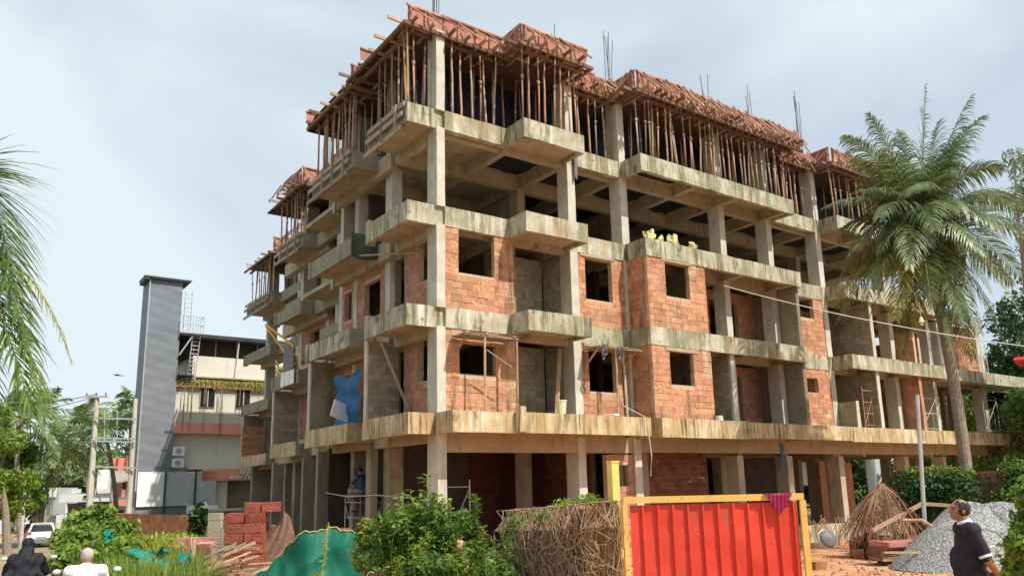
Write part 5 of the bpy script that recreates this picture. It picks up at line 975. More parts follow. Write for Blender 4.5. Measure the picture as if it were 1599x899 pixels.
# old wall behind the gravel
OW2 = empty('boundary_wall', at(1500, 800, 29), 'old mossy laterite boundary wall half covered by hedge on the right', 'wall')
pA, pB = at(1392, 790, 29.5), at(1640, 790, 26.5); dd = Vector((pB.x-pA.x, pB.y-pA.y, 0)); dn = dd.normalized(); ang = math.atan2(dn.y, dn.x); Lw = dd.length
MB().box(Vector((pA.x, pA.y, 1.05))+dd/2, (Lw, .3, 2.6), ang).build('core', 'wallmoss', OW2)
cnt = 0
for r in range(12):
    x = -.2*(r % 2)
    while x < Lw:
        w_ = random.uniform(.3,.42)
        if cnt < 298 and x > 0:
            o = bpy.data.objects.new('stone', random.choice(unit_block('wallmoss'))); COL.objects.link(o); o.parent = OW2; P = Vector((pA.x, pA.y, 0))+dn*(x+w_/2)+Vector((dn.y, -dn.x, 0))*.06; P.z = .15+r*.205; o.location = P-ORG[OW2.name]; o.rotation_euler = (0,0,ang+random.uniform(-.02,.02)); o.scale = (w_-.02, .3, .19); cnt += 1
        x += w_
# ---------------------------------------------------------------- vegetation
def leaves(name, m, blobs, n, size, parent=None, up=.35, aspect=.45, hollow=.35, droop=0, **k):
    """diamond leaves through ellipsoid clumps; blobs: (centre, (rx,ry,rz), weight)"""
    w_ = np.array([b[2] if len(b) > 2 else b[1][0]*b[1][1]+.01 for b in blobs], float); w_ /= w_.sum(); idx = rng.choice(len(blobs), n, p=w_)
    C = np.array([tuple(b[0]) for b in blobs])[idx]; R = np.array([b[1] for b in blobs])[idx]
    d = rng.normal(size=(n,3)); d /= np.linalg.norm(d, axis=1)[:,None]; r = (hollow+(1-hollow)*rng.random(n)**.5)[:,None]*(1+.18*rng.normal(size=(n,1))*(rng.random((n,1)) < .35))
    P = C+d*r*R; P[:,2] = np.maximum(P[:,2], .05)
    nrm = rng.normal(size=(n,3))+np.array([0,0,up*2])+d*.5; nrm /= np.linalg.norm(nrm, axis=1)[:,None]
    a = np.cross(nrm, rng.normal(size=(n,3))); a /= np.linalg.norm(a, axis=1)[:,None]; a[:,2] -= droop; b = np.cross(nrm, a)
    s = (size*rng.uniform(.6, 1.3, n))[:,None]
    v = np.stack([P-a*s, P-b*s*aspect+nrm*s*.12, P+a*s, P+b*s*aspect+nrm*s*.12], 1).reshape(-1,3)
    return npmesh(name, v, np.arange(n*4).reshape(n,4), m, parent, **k)
def sprig_leaves(name, m, stems, per, size, parent=None, **k):
    """leaves set along stems (lists of points)"""
    P = []; D = []
    for st in stems:
        st = np.array([tuple(p) for p in st])
        for j in range(per):
            t = (j+.5)/per*.9+.1; x = t*(len(st)-1); i = min(int(x), len(st)-2); p = st[i]+(st[i+1]-st[i])*(x-i); a = random.uniform(0, 6.28)
            P.append(p); D.append((math.cos(a), math.sin(a), random.uniform(-.1,.7)))
    P = np.array(P); D = np.array(D); D /= np.linalg.norm(D, axis=1)[:,None]; n = len(P); s = (size*rng.uniform(.6,1.25,n))[:,None]
    side = np.cross(D, np.array([0,0,1.])+rng.normal(size=(n,3))*.5); side /= np.linalg.norm(side, axis=1)[:,None]; upv = np.cross(side, D)
    v = np.stack([P+D*s*.1, P+D*s*.9-side*s*.38+upv*s*.1, P+D*s*2-upv*s*.35, P+D*s*.9+side*s*.38+upv*s*.1], 1).reshape(-1,3)
    return npmesh(name, v, np.arange(n*4).reshape(n,4), m, parent, **k)
def shrub(P, h, w_, n, size, m, label, per=26, group=None, name='leafy_shrub'):
    t = empty(name, P, label, 'shrub', group); st = []
    for i in range(n):
        a = random.uniform(0, 6.28); r = random.uniform(.1, 1)*w_/2; hh = h*random.uniform(.55, 1)*math.sqrt(max(.1, 1-.8*(2*r/w_)**2)); q = []
        for k in range(6): s = k/5; q.append(Vector(P)+Vector((math.cos(a)*r*s**.6*1.0+random.uniform(-.03,.03), math.sin(a)*r*s**.6*1.0+random.uniform(-.03,.03), hh*s**.9)))
        st.append(q)
    b = MB(); [b.tube(q, [.012,.011,.009,.007,.005,.003], 4, cap=False) for q in st]; b.build('stems', 'rachis', t)
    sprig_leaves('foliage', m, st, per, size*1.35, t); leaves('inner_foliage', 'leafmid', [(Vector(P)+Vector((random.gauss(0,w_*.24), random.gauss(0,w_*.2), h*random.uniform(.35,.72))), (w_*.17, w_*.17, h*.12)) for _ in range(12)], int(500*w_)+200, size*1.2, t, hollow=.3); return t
def frond(b, P0, P1, P2, n=46, ll=.6, width=.035, rise=.25, droop=.55, twist=0, seg=4, taper0=.12, rr=.03, bb=None):
    """one coconut frond: bezier midrib P0-P1-P2 with leaflets on both sides"""
    P0, P1, P2 = Vector(P0), Vector(P1), Vector(P2); B = lambda t: P0*(1-t)**2+P1*2*t*(1-t)+P2*t*t; T = lambda t: ((P1-P0)*2*(1-t)+(P2-P1)*2*t).normalized()
    (bb or b).tube([B(t/10) for t in range(11)], [rr*(1-.85*t/10) for t in range(11)], 5, cap=False)
    for i in range(n):
        t = taper0+(1-taper0)*(i+.5)/n; p = B(t); d = T(t); s = d.cross(Vector((0,0,1)));
        if s.length < .05: s = Vector((1,0,0))
        s.normalize(); u = s.cross(d)
        if twist: s, u = s*math.cos(twist)+u*math.sin(twist), u*math.cos(twist)-s*math.sin(twist)
        L_ = ll*(.35+.65*math.sin(math.pi*min(1, (t*.92+.12))**.8))*random.uniform(.72,1.12)
        if t > .9: L_ *= 1-(t-.9)*4
        for sg in (-1, 1):
            dr = (s*sg*.85+d*(.45+.5*t)+u*rise+Vector((random.gauss(0,.13), random.gauss(0,.13), random.gauss(0,.11)))).normalized(); q = p.copy(); n0 = len(b.v); w0 = width
            dv = dr.copy()
            for k in range(seg+1):
                wv = dv.cross(u).normalized()*w0*(.55, 1, .85, .5, .08)[min(k, 4)]*.5
                b.v += [tuple(q-wv), tuple(q+wv)]
                if k < seg: q = q+dv*(L_/seg); dv = (dv+Vector((0,0,-droop/seg*(1+k*.5)))).normalized()
            for k in range(seg): b.f.append((n0+2*k, n0+2*k+1, n0+2*k+3, n0+2*k+2))
def palm(C, base, label, tips=None, nf=22, L_=4.2, m='palm', my='palmyellow', seed=0, ll=.75, n=44, coco=True, group=None, width=.045, seg=4, r0=.22, hang=.3, dr=(.5, 1.0)):
    random.seed(seed+100); t = empty('coconut_palm', base, label, 'palm tree', group); C = Vector(C); base = Vector(base)
    b = MB(); pts = []; N_ = 26
    for k in range(N_+1): s = k/N_; p = base.lerp(C, s); p.x += .25*math.sin(s*math.pi)*(1 if seed % 2 else -1); pts.append(p)
    b.tube(pts, [(r0*(1-.35*(k/N_))+(.10 if k == 0 else 0))*(1+.05*(k % 2)) for k in range(N_+1)], 12); b.build('trunk', 'bark', t)
    fr = []
    if tips:
        for (x, y, dY, arch, mm) in tips:
            tip = at(x, y, C.y+dY); mid = C.lerp(tip, .45)+Vector((0,0,arch)); fr.append((tip, mid, mm))
    for i in range(nf):
        a = i*2.39996+random.uniform(-.2,.2); e = 1.25-1.9*(i/nf)**.9+random.uniform(-.1,.1); l_ = L_*random.uniform(.85,1.08)
        d = Vector((math.cos(a)*math.cos(e), math.sin(a)*math.cos(e), math.sin(e))); tip = C+d*l_+Vector((0,0,-hang*l_*(.5+.5*math.cos(e)))); mid = C+d*l_*.55+Vector((0,0,.12*l_*math.cos(e)))
        fr.append((tip, mid, my if e < -.25 and random.random() < .5 else m))
    for tip, mid, mm in fr:
        q = MB(); frond(q, C+Vector((0,0,.1)), mid, tip, n=n, ll=ll, width=width, rise=random.uniform(-.1,.3), droop=random.uniform(*dr), seg=seg, twist=random.uniform(-.5,.5))
        o = q.build('frond', mm, t)
    if coco:
        q = MB()
        for i in range(11): a = random.uniform(0,6.28); q.ball(C+Vector((math.cos(a)*.28, math.sin(a)*.28, -.25-.25*random.random())), (.12,.12,.15), 8, 6)
        q.build('coconuts', 'coconut', t, smooth=True)
        q = MB()
        for i in range(12): a = random.uniform(0,6.28); q.tube([C, C+Vector((math.cos(a)*.25, math.sin(a)*.25, .3)), C+Vector((math.cos(a)*.5, math.sin(a)*.5, random.uniform(-.1,.45)))], .02, 4)
        q.build('flower_stalks', 'yellow', t)
    return t
# the coconut palm at the right
C = at(1438, 362, 29); base = at(1506, 745, 29); base.z = .1
tp = [(1446,132,-.3,.3,'palm'), (1405,205,.6,.5,'palm'), (1466,190,1.2,.4,'palm'), (1536,182,-.4,1.3,'palmnear'), (1516,150,.5,.8,'palm'), (1356,178,0,1.1,'palm'), (1318,212,-.6,1.3,'palm'), (1376,240,-2.2,1.2,'palm'), (1284,325,-.5,1.5,'palm'), (1335,300,-2.2,1.0,'palm'), (1424,300,-3.6,1.6,'palm'), (1300,448,.3,1.2,'palm'), (1310,500,-1.0,1.1,'palm'), (1345,532,.6,1.0,'palm'), (1374,395,-2.4,1.4,'palm'), (1398,500,-2.0,.9,'palmyellow'), (1455,480,-2.6,1.1,'palm'), (1486,540,-1.0,.9,'palm'), (1478,455,1.6,.8,'palm'), (1530,520,-1.3,1.1,'palm'), (1556,500,.4,1.4,'palm'), (1588,480,-.8,1.8,'palmyellow'), (1600,440,1.0,1.8,'palm'), (1612,385,-.5,1.9,'palm'), (1606,330,.6,1.7,'palm'), (1566,262,-.8,1.5,'palm'), (1585,310,1.8,1.2,'palm'), (1540,400,-3.0,1.4,'palm'), (1500,330,-3.4,1.3,'palm'), (1390,430,2.5,.7,'palm'), (1440,440,3,.8,'palm'), (1500,420,3,.9,'palm'), (1545,455,-2.4,1.6,'palm'), (1420,270,2,.6,'palm'), (1480,250,-2,.9,'palm'), (1520,560,.5,.8,'palm'), (1325,400,-1.2,1.4,'palm'), (1350,470,-2.8,1.1,'palm'), (1420,420,-4,1.5,'palm'), (1460,360,-4.2,1.7,'palm'), (1560,360,-2,1.6,'palm'), (1575,545,-1,1.6,'palm'), (1505,500,-3,1.2,'palm'), (1372,340,-3.2,1.5,'palm'), (1410,560,-.6,.7,'palm'), (1330,250,1.0,1.3,'palm'), (1500,220,.5,.9,'palm'), (1428,520,1.2,.6,'palmyellow')]
palm(C, base, 'large coconut palm with grey trunk and dense crown before the right end of the building', tips=tp, nf=10, L_=3.4, seed=1, ll=1.25, n=72, width=.046, r0=.21, dr=(.8, 1.9))
# a dead bundle of fronds leaning on the plinth
random.seed(50); t = empty('dry_frond_pile', at(1378, 830, 27.4), 'heap of dry brown palm fronds leaning like a tent by the plinth', 'dry fronds'); A = at(1376, 756, 27.6)
for i in range(17):
    q = MB(); a = -3.5+i*.25+random.uniform(-.1,.1); ft = Vector((A.x+1.45*math.cos(a)*random.uniform(.8,1.15), A.y+.9*math.sin(a), .25+random.random()*.5)); frond(q, A, A.lerp(ft, .5)+Vector((0,0,.28)), ft, n=20, ll=.5, width=.03, rise=-.2, droop=1.6, seg=3); q.build('frond', 'palmdry', t)
q = MB()
for i in range(260): a = random.uniform(-3.6, .5); ft = Vector((A.x+1.35*math.cos(a)*random.uniform(.4,1.15), A.y+.8*math.sin(a), .2+random.random()*.7)); q.tube([A+Vector((random.uniform(-.1,.1),0,random.uniform(-.2,.05))), A.lerp(ft,.5)+Vector((0,0,random.uniform(.05,.3))), ft], [.012,.012,.005], 3, cap=False)
q.build('dry_leaflets', 'palmdry', t, kind='stuff')
# near palm entering at the left edge
random.seed(61); Cn = at(-220, 420, 8.6); bn = Vector((Cn.x-.3, 8.6, .1)); t = empty('young_coconut_palm', bn, 'near coconut palm whose drooping fronds enter at the left edge', 'palm tree')
q = MB(); q.tube([bn, bn.lerp(Cn,.5), Cn], [.26,.2,.16], 10); q.build('trunk', 'bark', t)
for (m_, tip, n, ll, dr, mx_, yy, w_, ri) in (((-10,60), (34,540), 90, 1.12, .35, 'palmnear', 0, .034, .2), ((30,290), (112,565), 60, .45, 1.6, 'palmyellow', .35, .028, .0), ((-30,290), (50,650), 74, 1.0, .6, 'palmnear', -.3, .034, .1), ((-60,330), (-8,700), 70, 1.05, .5, 'palmnear', .1, .036, .2), ((-10,200), (66,640), 70, .75, .8, 'palmnear', -.2, .030, .15), ((-30,330), (84,640), 64, .6, 1.0, 'palmyellow', .5, .030, .0), ((-120,-60), (-14,150), 26, .5, .6, 'palmnear', 0, .035, .2), ((-40,120), (12,470), 84, 1.15, .3, 'palmnear', .3, .034, .3)):
    q = MB(); frond(q, Cn, at(*m_, 8.6+yy*.5), at(*tip, 8.6+yy), n=n, ll=ll, width=w_, rise=ri, droop=dr, seg=4, rr=.025); q.build('frond', mx_, t)
for i in range(8):
    a = 1.6+i*.5; q = MB(); d = Vector((math.cos(a), math.sin(a), .3)); frond(q, Cn, Cn+d*1.2+Vector((0,0,.6)), Cn+d*2.4+Vector((0,0,-.4)), n=26, ll=.6, width=.036, seg=3); q.build('frond', 'palmnear', t)
# far palms on the left
fp = [(92, 700, 62, 'palmfar', 'coconut palm at left with yellowing lower fronds above the grey house'), (165, 678, 66, 'palmfar', 'coconut palm behind the left utility pole'), (205, 648, 72, 'palmfar', 'tall coconut palm half behind the grey tower'), (128, 668, 80, 'palmfar', 'coconut palm between the two larger far palms'), (30, 655, 58, 'palmfar', 'coconut palm behind the near fronds at far left'), (70, 640, 85, 'palmfar', 'distant coconut palm rising above the left tree line'), (150, 745, 100, 'palmfar', 'low far coconut palm behind the white house')]
for i, (x, y, Yd, mm, lab) in enumerate(fp):
    C = at(x, y, Yd); bs = Vector((C.x+random.uniform(-1.5,1.5), Yd, -1.2)); palm(C, bs, lab, nf=17 if i < 5 else 13, L_=3.7, m=mm, my='palmyellow', seed=10+i, ll=.95, n=26, width=.10, seg=3, coco=False, group='far coconut palms on the left', r0=.2, hang=.42)
random.seed(77)
def tree(name, P, blobs, n, size, m, label, trunk_r=.2, group=None, **k):
    P = Vector(P); t = empty(name, P, label, 'tree', group); b = MB(); top = Vector(max(blobs, key=lambda q: q[0][2])[0])
    b.tube([P, P.lerp(top,.35)+Vector((.2,0,0)), P.lerp(top,.9)], [trunk_r, trunk_r*.7, trunk_r*.25], 8)
    for q in blobs[:14]: s = P.lerp(top, random.uniform(.3,.7)); b.tube([s, s.lerp(Vector(q[0]), .5)+Vector((0,0,.3)), Vector(q[0])], [trunk_r*.4, trunk_r*.25, trunk_r*.08], 5)
    b.build('trunk', 'bark', t); leaves('crown', m, blobs, n, size, t, **k); return t
def cloud(x0, x1, y0, y1, Y, dY, k, r):
    B_ = []
    for _ in range(k): x = random.uniform(x0, x1); y = random.uniform(y0, y1); q = at(x, y, Y+random.uniform(-dY, dY)); s = r*random.uniform(.6, 1.25); B_.append((q, (s, s, s*.75)))
    return B_
tree('broadleaf_tree', (at(20,800,46).x, 46, -1), cloud(-60, 34, 640, 790, 46, 2, 30, .85), 9000, .14, 'leafbright', 'bright green broadleaf tree beside the road at far left', .25)
tree('broadleaf_tree', (at(20,800,60).x, 62, -1), cloud(-30, 50, 700, 790, 60, 3, 20, 1.2), 6000, .22, 'leafmid', 'mid green tree behind the roadside tree at left', .25)
tree('broadleaf_tree', (at(110,800,100).x, 104, -1), cloud(40, 230, 728, 790, 104, 6, 34, 2.6), 9000, .42, 'leafgrey', 'hazy tree mass behind the white house', .3)
tree('broadleaf_tree', (at(60,800,120).x, 120, -1), cloud(-40, 140, 722, 790, 120, 6, 34, 3.0), 7000, .5, 'leafmid', 'far tree behind the left palms', .3)
tree('broadleaf_tree', (at(1575,700,52).x, 54, 0), cloud(1572, 1670, 470, 720, 52, 3, 40, 1.5), 14000, .17, 'leafdark', 'dark dense tree beyond the right end of the building', .35, hollow=.6)
tree('broadleaf_tree', (at(1590,700,44).x, 45, 0), cloud(1560, 1660, 620, 740, 44, 2, 26, 1.1), 8000, .14, 'leafmid', 'lighter green tree low at the right edge', .25)
tree('broadleaf_tree', (at(1500,700,58).x, 60, 0), cloud(1440, 1540, 600, 760, 58, 3, 34, 1.7), 8000, .2, 'leafbright', 'bright green tree seen through the open first floor on the right', .25)
tree('broadleaf_tree', (at(1440,740,62).x, 64, 0), cloud(1405, 1500, 680, 790, 62, 3, 24, 1.6), 5000, .2, 'leafmid', 'green tree seen between the ground floor columns on the right', .25)
tree('tall_drooping_tree', (at(1620,700,40).x, 41, 0), cloud(1578, 1665, 235, 345, 40, 1.5, 30, .62)+cloud(1605, 1680, 345, 600, 41, 1, 20, .9), 11000, .10, 'leafgrey', 'tall tree with grey-green drooping foliage at the upper right edge', .3, droop=.5, aspect=.3)
tree('broadleaf_tree', (at(1200,700,85).x, 90, 0), cloud(1100, 1420, 700, 770, 88, 4, 40, 2.2), 8000, .4, 'leafmid', 'far green trees seen through the ground floor openings', .3)
tree('broadleaf_tree', (at(330,700,95).x, 100, 0), cloud(230, 480, 700, 790, 100, 4, 30, 2.8), 5000, .45, 'leafmid', 'trees far behind the hospital', .3)
# far woods as one mass all round
B_ = []
for i in range(420):
    a = random.uniform(-.3, math.pi+.3); r = random.uniform(130, 260); h = random.uniform(2, 6.5); B_.append(((r*math.cos(a), r*math.sin(a), h-1.4), (9, 9, h)))
leaves('far_wood', 'leafmid', B_, 60000, 1.1, label='far green belt of trees along the horizon', cat='wood', kind='stuff', origin=(0,0,0))
# hedge over the old wall
leaves('hedge', 'leafdark', [(at(x, 757+random.uniform(-8,45), 28.0-.01*(x-1400)+random.uniform(-.3,.2)), (.55,.4,.5)) for x in range(1418, 1512, 5)]+[(at(x, 745, 28.3), (.4,.4,.25)) for x in range(1418, 1500, 6)], 7000, .07, label='dark leafy hedge hanging over the left part of the old wall', cat='hedge', kind='stuff')
leaves('hedge_top', 'leafbright', [(at(x, 740+random.uniform(-5,8), 27.9), (.35,.35,.2)) for x in range(1425, 1512, 7)], 1800, .065, label='bright leaf tips along the top of the hedge', cat='leaves', kind='stuff')
leaves('creeper', 'leafmid', [(at(x, 740+random.uniform(-10,60), 26.8), (.4,.3,.4)) for x in range(1570, 1640, 6)], 3000, .07, label='green creeper on the old wall beside the gravel', cat='creeper', kind='stuff')
# near bush at the lower right
Bb = [(at(x, y, 7.6+random.uniform(-.3,.3)), (.17,.17,.15)) for (x, y) in [(random.uniform(1598,1690), random.uniform(790,960)) for _ in range(30)]+[(1618,775),(1630,755),(1622,790),(1608,815),(1600,850),(1592,880),(1612,830),(1650,760),(1665,740)]]
t = empty('leafy_bush', (Bb[0][0].x+.1, 7.6, .4), 'dense glossy green bush at the lower right edge beside the man', 'bush'); b = MB()
for q in Bb[::2]: b.tube([Vector((at(1610,899,7.6).x, 7.6, .4)), Vector(q[0]).lerp(Vector((at(1610,899,7.6).x, 7.6, 1)), .5), q[0]], .008, 4)
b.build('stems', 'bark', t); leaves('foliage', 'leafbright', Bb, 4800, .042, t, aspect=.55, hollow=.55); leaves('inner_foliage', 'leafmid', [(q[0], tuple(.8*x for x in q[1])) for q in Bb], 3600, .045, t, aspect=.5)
# shrubs on the earth mound and round the sheet
sh = [(655, 868, 13.7, 1.35, 1.15, 30, .050, 'leafbright', 'tallest leafy shrub on the earth mound before the corner column'), (618, 880, 13.6, .95, .85, 24, .042, 'leafbright', 'bushy shrub left on the mound against the green sheet'), (692, 860, 13.9, 1.0, .9, 24, .045, 'leafbright', 'shrub right of the tallest one on the mound'), (742, 868, 14.2, 1.0, .35, 10, .045, 'leafmid', 'thin upright sapling left of the vine-covered wall'), (760, 905, 13.4, .85, 1.0, 24, .038, 'leafyellow', 'yellow-green shrub against the vine-covered wall'), (650, 915, 12.9, .7, .9, 18, .04, 'leafbright', 'low leafy shrub at the front of the earth mound'), (570, 840, 14.0, .45, .5, 12, .04, 'leafyellow', 'small yellowish shrub on top of the green sheet edge'), (720, 915, 12.8, .65, .8, 18, .042, 'leafbright', 'low shrub between the mound and the vine wall'), (770, 930, 12.2, .7, .7, 16, .045, 'leafmid', 'ferny shrub at the foot of the vine wall')]
for (x, y, Yd, h, w_, n, sz, m_, lab) in sh:
    P = at(x, y, Yd); h0 = P.z-.55; shrub(Vector((P.x, P.y, max(.3, h0))), h+.55, w_, n, sz, m_, lab, per=52, group='shrubs on the earth mound')
for (x, y0, y1, lab) in ((505, 770, 905, 'leafy creeper stem climbing before the green sheet'), (490, 850, 905, 'short leafy creeper at the lower middle of the green sheet'), (540, 880, 910, 'small weed at the foot of the green sheet')):
    a = at(x, 915, 13.9); b_ = at(x+8, y0+45, 14.1); st = [[a+Vector((random.uniform(-.1,.1),0,0)), a.lerp(b_,.5)+Vector((random.uniform(-.12,.12),0,0)), b_] for _ in range(2)]
    t = empty('creeper', a, lab, 'creeper'); b = MB(); [b.tube(q, .006, 4) for q in st]; b.build('stems', 'rachis', t); sprig_leaves('foliage', 'leafyellow', st, 30, .04, t)
leaves('wall_top_leaves', 'leafbright', [(c2.lerp(c1, s)+Vector((0,.05,random.uniform(-.06,.10)-.22*(1-s)**2)), (.14,.14,random.uniform(.04,.12))) for s in [random.random() for i in range(16)]], 1100, .032, label='green sprigs growing along the top of the vine-covered wall', cat='leaves', kind='stuff')
leaves('wall_side_leaves', 'leafmid', [(at(x, y, 12.4), (.14,.14,.12)) for (x, y) in ((870,855),(862,870),(800,815),(793,830),(790,850),(850,810))], 420, .035, label='small leaves among the vines on the wall side', cat='leaves', kind='stuff')
# big bush and grasses on the left roadside
Bl = []
for (x, y, Yd, r) in ((145,815,25,.8),(125,825,25,.8),(115,850,22,.8),(140,845,22,1.0),(170,840,22,1.0),(110,875,20,.6),(130,880,20,.8),(155,880,19,.9),(185,872,19,.8),(190,860,20,.6),(160,895,18,.8)):
    for k in range(5): q = at(x+random.uniform(-14,14), y+random.uniform(-12,12), Yd+random.uniform(-.8,.8)); Bl.append((q, (r*.55, r*.55, r*.42)))
t = empty('rambling_bush', (at(150,860,21).x, 21, 0), 'large rambling bright green bush at the road edge', 'bush'); b = MB()
for q in Bl[::3]: b.tube([Vector((q[0].x, q[0].y+.3, -.2)), q[0]], .012, 4)
b.build('stems', 'bark', t); leaves('foliage', 'leafbright', Bl, 15000, .075, t, aspect=.55, hollow=.6)
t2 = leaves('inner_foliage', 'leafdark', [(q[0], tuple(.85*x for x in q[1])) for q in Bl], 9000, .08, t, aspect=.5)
Bf = [(at(random.uniform(205, 292), random.uniform(842, 868)+(0), random.uniform(18.5, 22)), (.42,.42,.22)) for _ in range(26)]
leaves('fern_bush', 'leafyellow', Bf, 6000, .06, label='feathery yellow-green bush right of the roadside bush', cat='bush', kind='stuff', aspect=.28, droop=.4)
def grass(name, pf, n, h, m, label, w_=.012):
    P = np.array([pf() for _ in range(n)]); a = rng.uniform(0, 6.28, n); l_ = h*rng.uniform(.5, 1.2, n); lean = rng.uniform(.05, .6, n); d = np.stack([np.cos(a), np.sin(a), 0*a], 1); s = np.stack([-np.sin(a), np.cos(a), 0*a], 1)*w_; z = np.array([0,0,1.])
    m1 = P+d*(lean*l_*.3)[:,None]+z*(l_*.6)[:,None]; tp_ = P+d*(lean*l_)[:,None]+z*(l_*.95)[:,None]
    v = np.stack([P-s, P+s, m1+s*.8, m1-s*.8, tp_-s*.1, tp_+s*.1], 1).reshape(-1,3); k = np.arange(n)[:,None]*6; f = np.concatenate([k+np.array([0,1,2,3]), k+np.array([3,2,5,4])])
    return npmesh(name, v, f, m, label=label, cat='grass', kind='stuff', origin=(P[:,0].mean(), P[:,1].mean(), 0))
def gp(x0, x1, Y0, Y1):
    Yd = random.uniform(Y0, Y1); x = at(random.uniform(x0, x1), 880, Yd).x; return (x, Yd, gz(x, Yd))
grass('tall_grass', lambda: gp(180, 320, 13.5, 19), 7000, 1.25, 'grass', 'tall grasses and weeds below the net bundle at lower left')
grass('tall_grass', lambda: gp(95, 215, 14.5, 20), 4500, .9, 'grass', 'grass at the foot of the roadside bush')
grass('verge_grass', lambda: (lambda y: (roadx(y)-4.2-random.random()*5, y, gz(roadx(y)-6, y)+.05))(random.uniform(25, 75)), 9000, .38, 'grass', 'grassy verge on the far left side of the road', .02)
grass('weeds', lambda: gp(600, 800, 12, 15.5), 3500, .75, 'grass', 'weeds round the foot of the earth mound')
for (x, y, Yd, lab) in ((311, 815, 25.5, 'dark big-leaved creeper hanging on the compound wall'),):
    leaves('creeper', 'leafdark', [(at(x+random.uniform(-6,6), y+dy, Yd), (.22,.18,.25)) for dy in range(-18, 22, 5)], 260, .13, label=lab, cat='creeper', kind='stuff', aspect=.8)
# a low strip of shrubs at the left roadside under the trees
leaves('roadside_shrubs', 'leafmid', [((roadx(y)-6.6-random.random()*2, y, gz(roadx(y)-7, y)+.4), (.8,.8,.7)) for y in np.linspace(34, 74, 30)], 8000, .11, label='low shrubs along the left verge before the white wall', cat='shrubs', kind='stuff')
b = MB(); c = at(183, 585, 60); b.add([c+Vector(p) for p in ((-.55,0,.12),(-.2,0,.02),(0,0,.05),(.25,0,-.02),(.6,0,-.1),(.1,.1,-.06),(-.15,.1,-.03))], [(0,1,5,6),(1,2,5),(2,3,5),(3,4,5)]); b.add([c+Vector((0,0,-.02))+Vector(p) for p in ((-.2,0,-.04),(.2,.02,-.05),(.05,.02,.05))], [(0,1,2)]); b.build('bird', 'wiredark', label='small dark bird gliding in the sky left of the tower', cat='bird')
TS = bpy.data.scenes.new('shaping')
# ---------------------------------------------------------------- people
def chain(b, pts, n=12):                               # capsules between (point, radius) pairs
    for (p, r), (q, s) in zip(pts, pts[1:]):
        b.tube([p, q], [r, s], n)
    for p, r in pts: b.ball(p, r, n, 8)
def remesh(b, name, m, vox, parent=None, xf=None, smooth_it=2, noise=0, **k):
    me = bpy.data.meshes.new(name); V = [xf@Vector(p) for p in b.v] if xf else b.v; o_ = Vector((sum(v[0] for v in V)/len(V), sum(v[1] for v in V)/len(V), min(v[2] for v in V)))
    me.from_pydata([tuple(Vector(v)-o_) for v in V], [], b.f); me.update(); o = bpy.data.objects.new(name, me); TS.collection.objects.link(o)
    md = o.modifiers.new('r', 'REMESH'); md.mode = 'VOXEL'; md.voxel_size = vox
    if smooth_it: s = o.modifiers.new('s', 'SMOOTH'); s.iterations = smooth_it; s.factor = .5
    TS.view_layers[0].update(); e = o.evaluated_get(TS.view_layers[0].depsgraph); m2 = bpy.data.meshes.new_from_object(e); bpy.data.objects.remove(o)
    m2.polygons.foreach_set('use_smooth', [True]*len(m2.polygons)); m2.name = name
    if noise:
        nv = len(m2.vertices); c = np.empty(nv*3, np.float32); m2.vertices.foreach_get('co', c); c = c.reshape(-1,3); nn = np.empty(nv*3, np.float32); m2.vertex_normals.foreach_get('vector', nn); nn = nn.reshape(-1,3)
        d = noise*(np.sin(c[:,2]*31+c[:,0]*17)*.5+np.sin(c[:,0]*43-c[:,2]*23+c[:,1]*19)*.5); m2.vertices.foreach_set('co', (c+nn*d[:,None]).ravel()); m2.update()
    return link(name, m2, m, o_, parent, **k)
def mirror(v): return Vector((v[0], -v[1], v[2]))
def hand(b, wrist, d, palmn, side, curl=.5, s=1):
    """palm and five fingers: d = direction of the hand, palmn = palm normal, side = direction of the thumb"""
    d, palmn, side = Vector(d).normalized(), Vector(palmn).normalized(), Vector(side).normalized(); w = Vector(wrist)
    for k in range(4):
        o = side*(.030-.020*k)*s; b.tube([w+o*.6, w+d*.085*s+o], [.017*s, .013*s], 8); b.ball(w+d*.085*s+o, .013*s, 8, 6)
        l_ = (.026,.030,.028,.021)[k]*s; p = w+d*.085*s+o; dd = d.copy()
        for j in range(3): q = p+dd*l_*(1, .75, .6)[j]; b.tube([p, q], [.0098*s, .0088*s], 7); b.ball(q, .0088*s, 7, 5); p = q; dd = (dd+palmn*curl*.55).normalized()
    p = w+d*.025*s+side*.026*s; q = p+(d*.5+side*.75+palmn*.3).normalized()*.038*s; r = q+(d*.8+side*.2+palmn*.4).normalized()*.030*s; b.tube([p, q], [.013*s,.011*s], 8); b.ball(q, .011*s, 8, 6); b.tube([q, r], [.011*s,.009*s], 8); b.ball(r, .009*s, 8, 6)
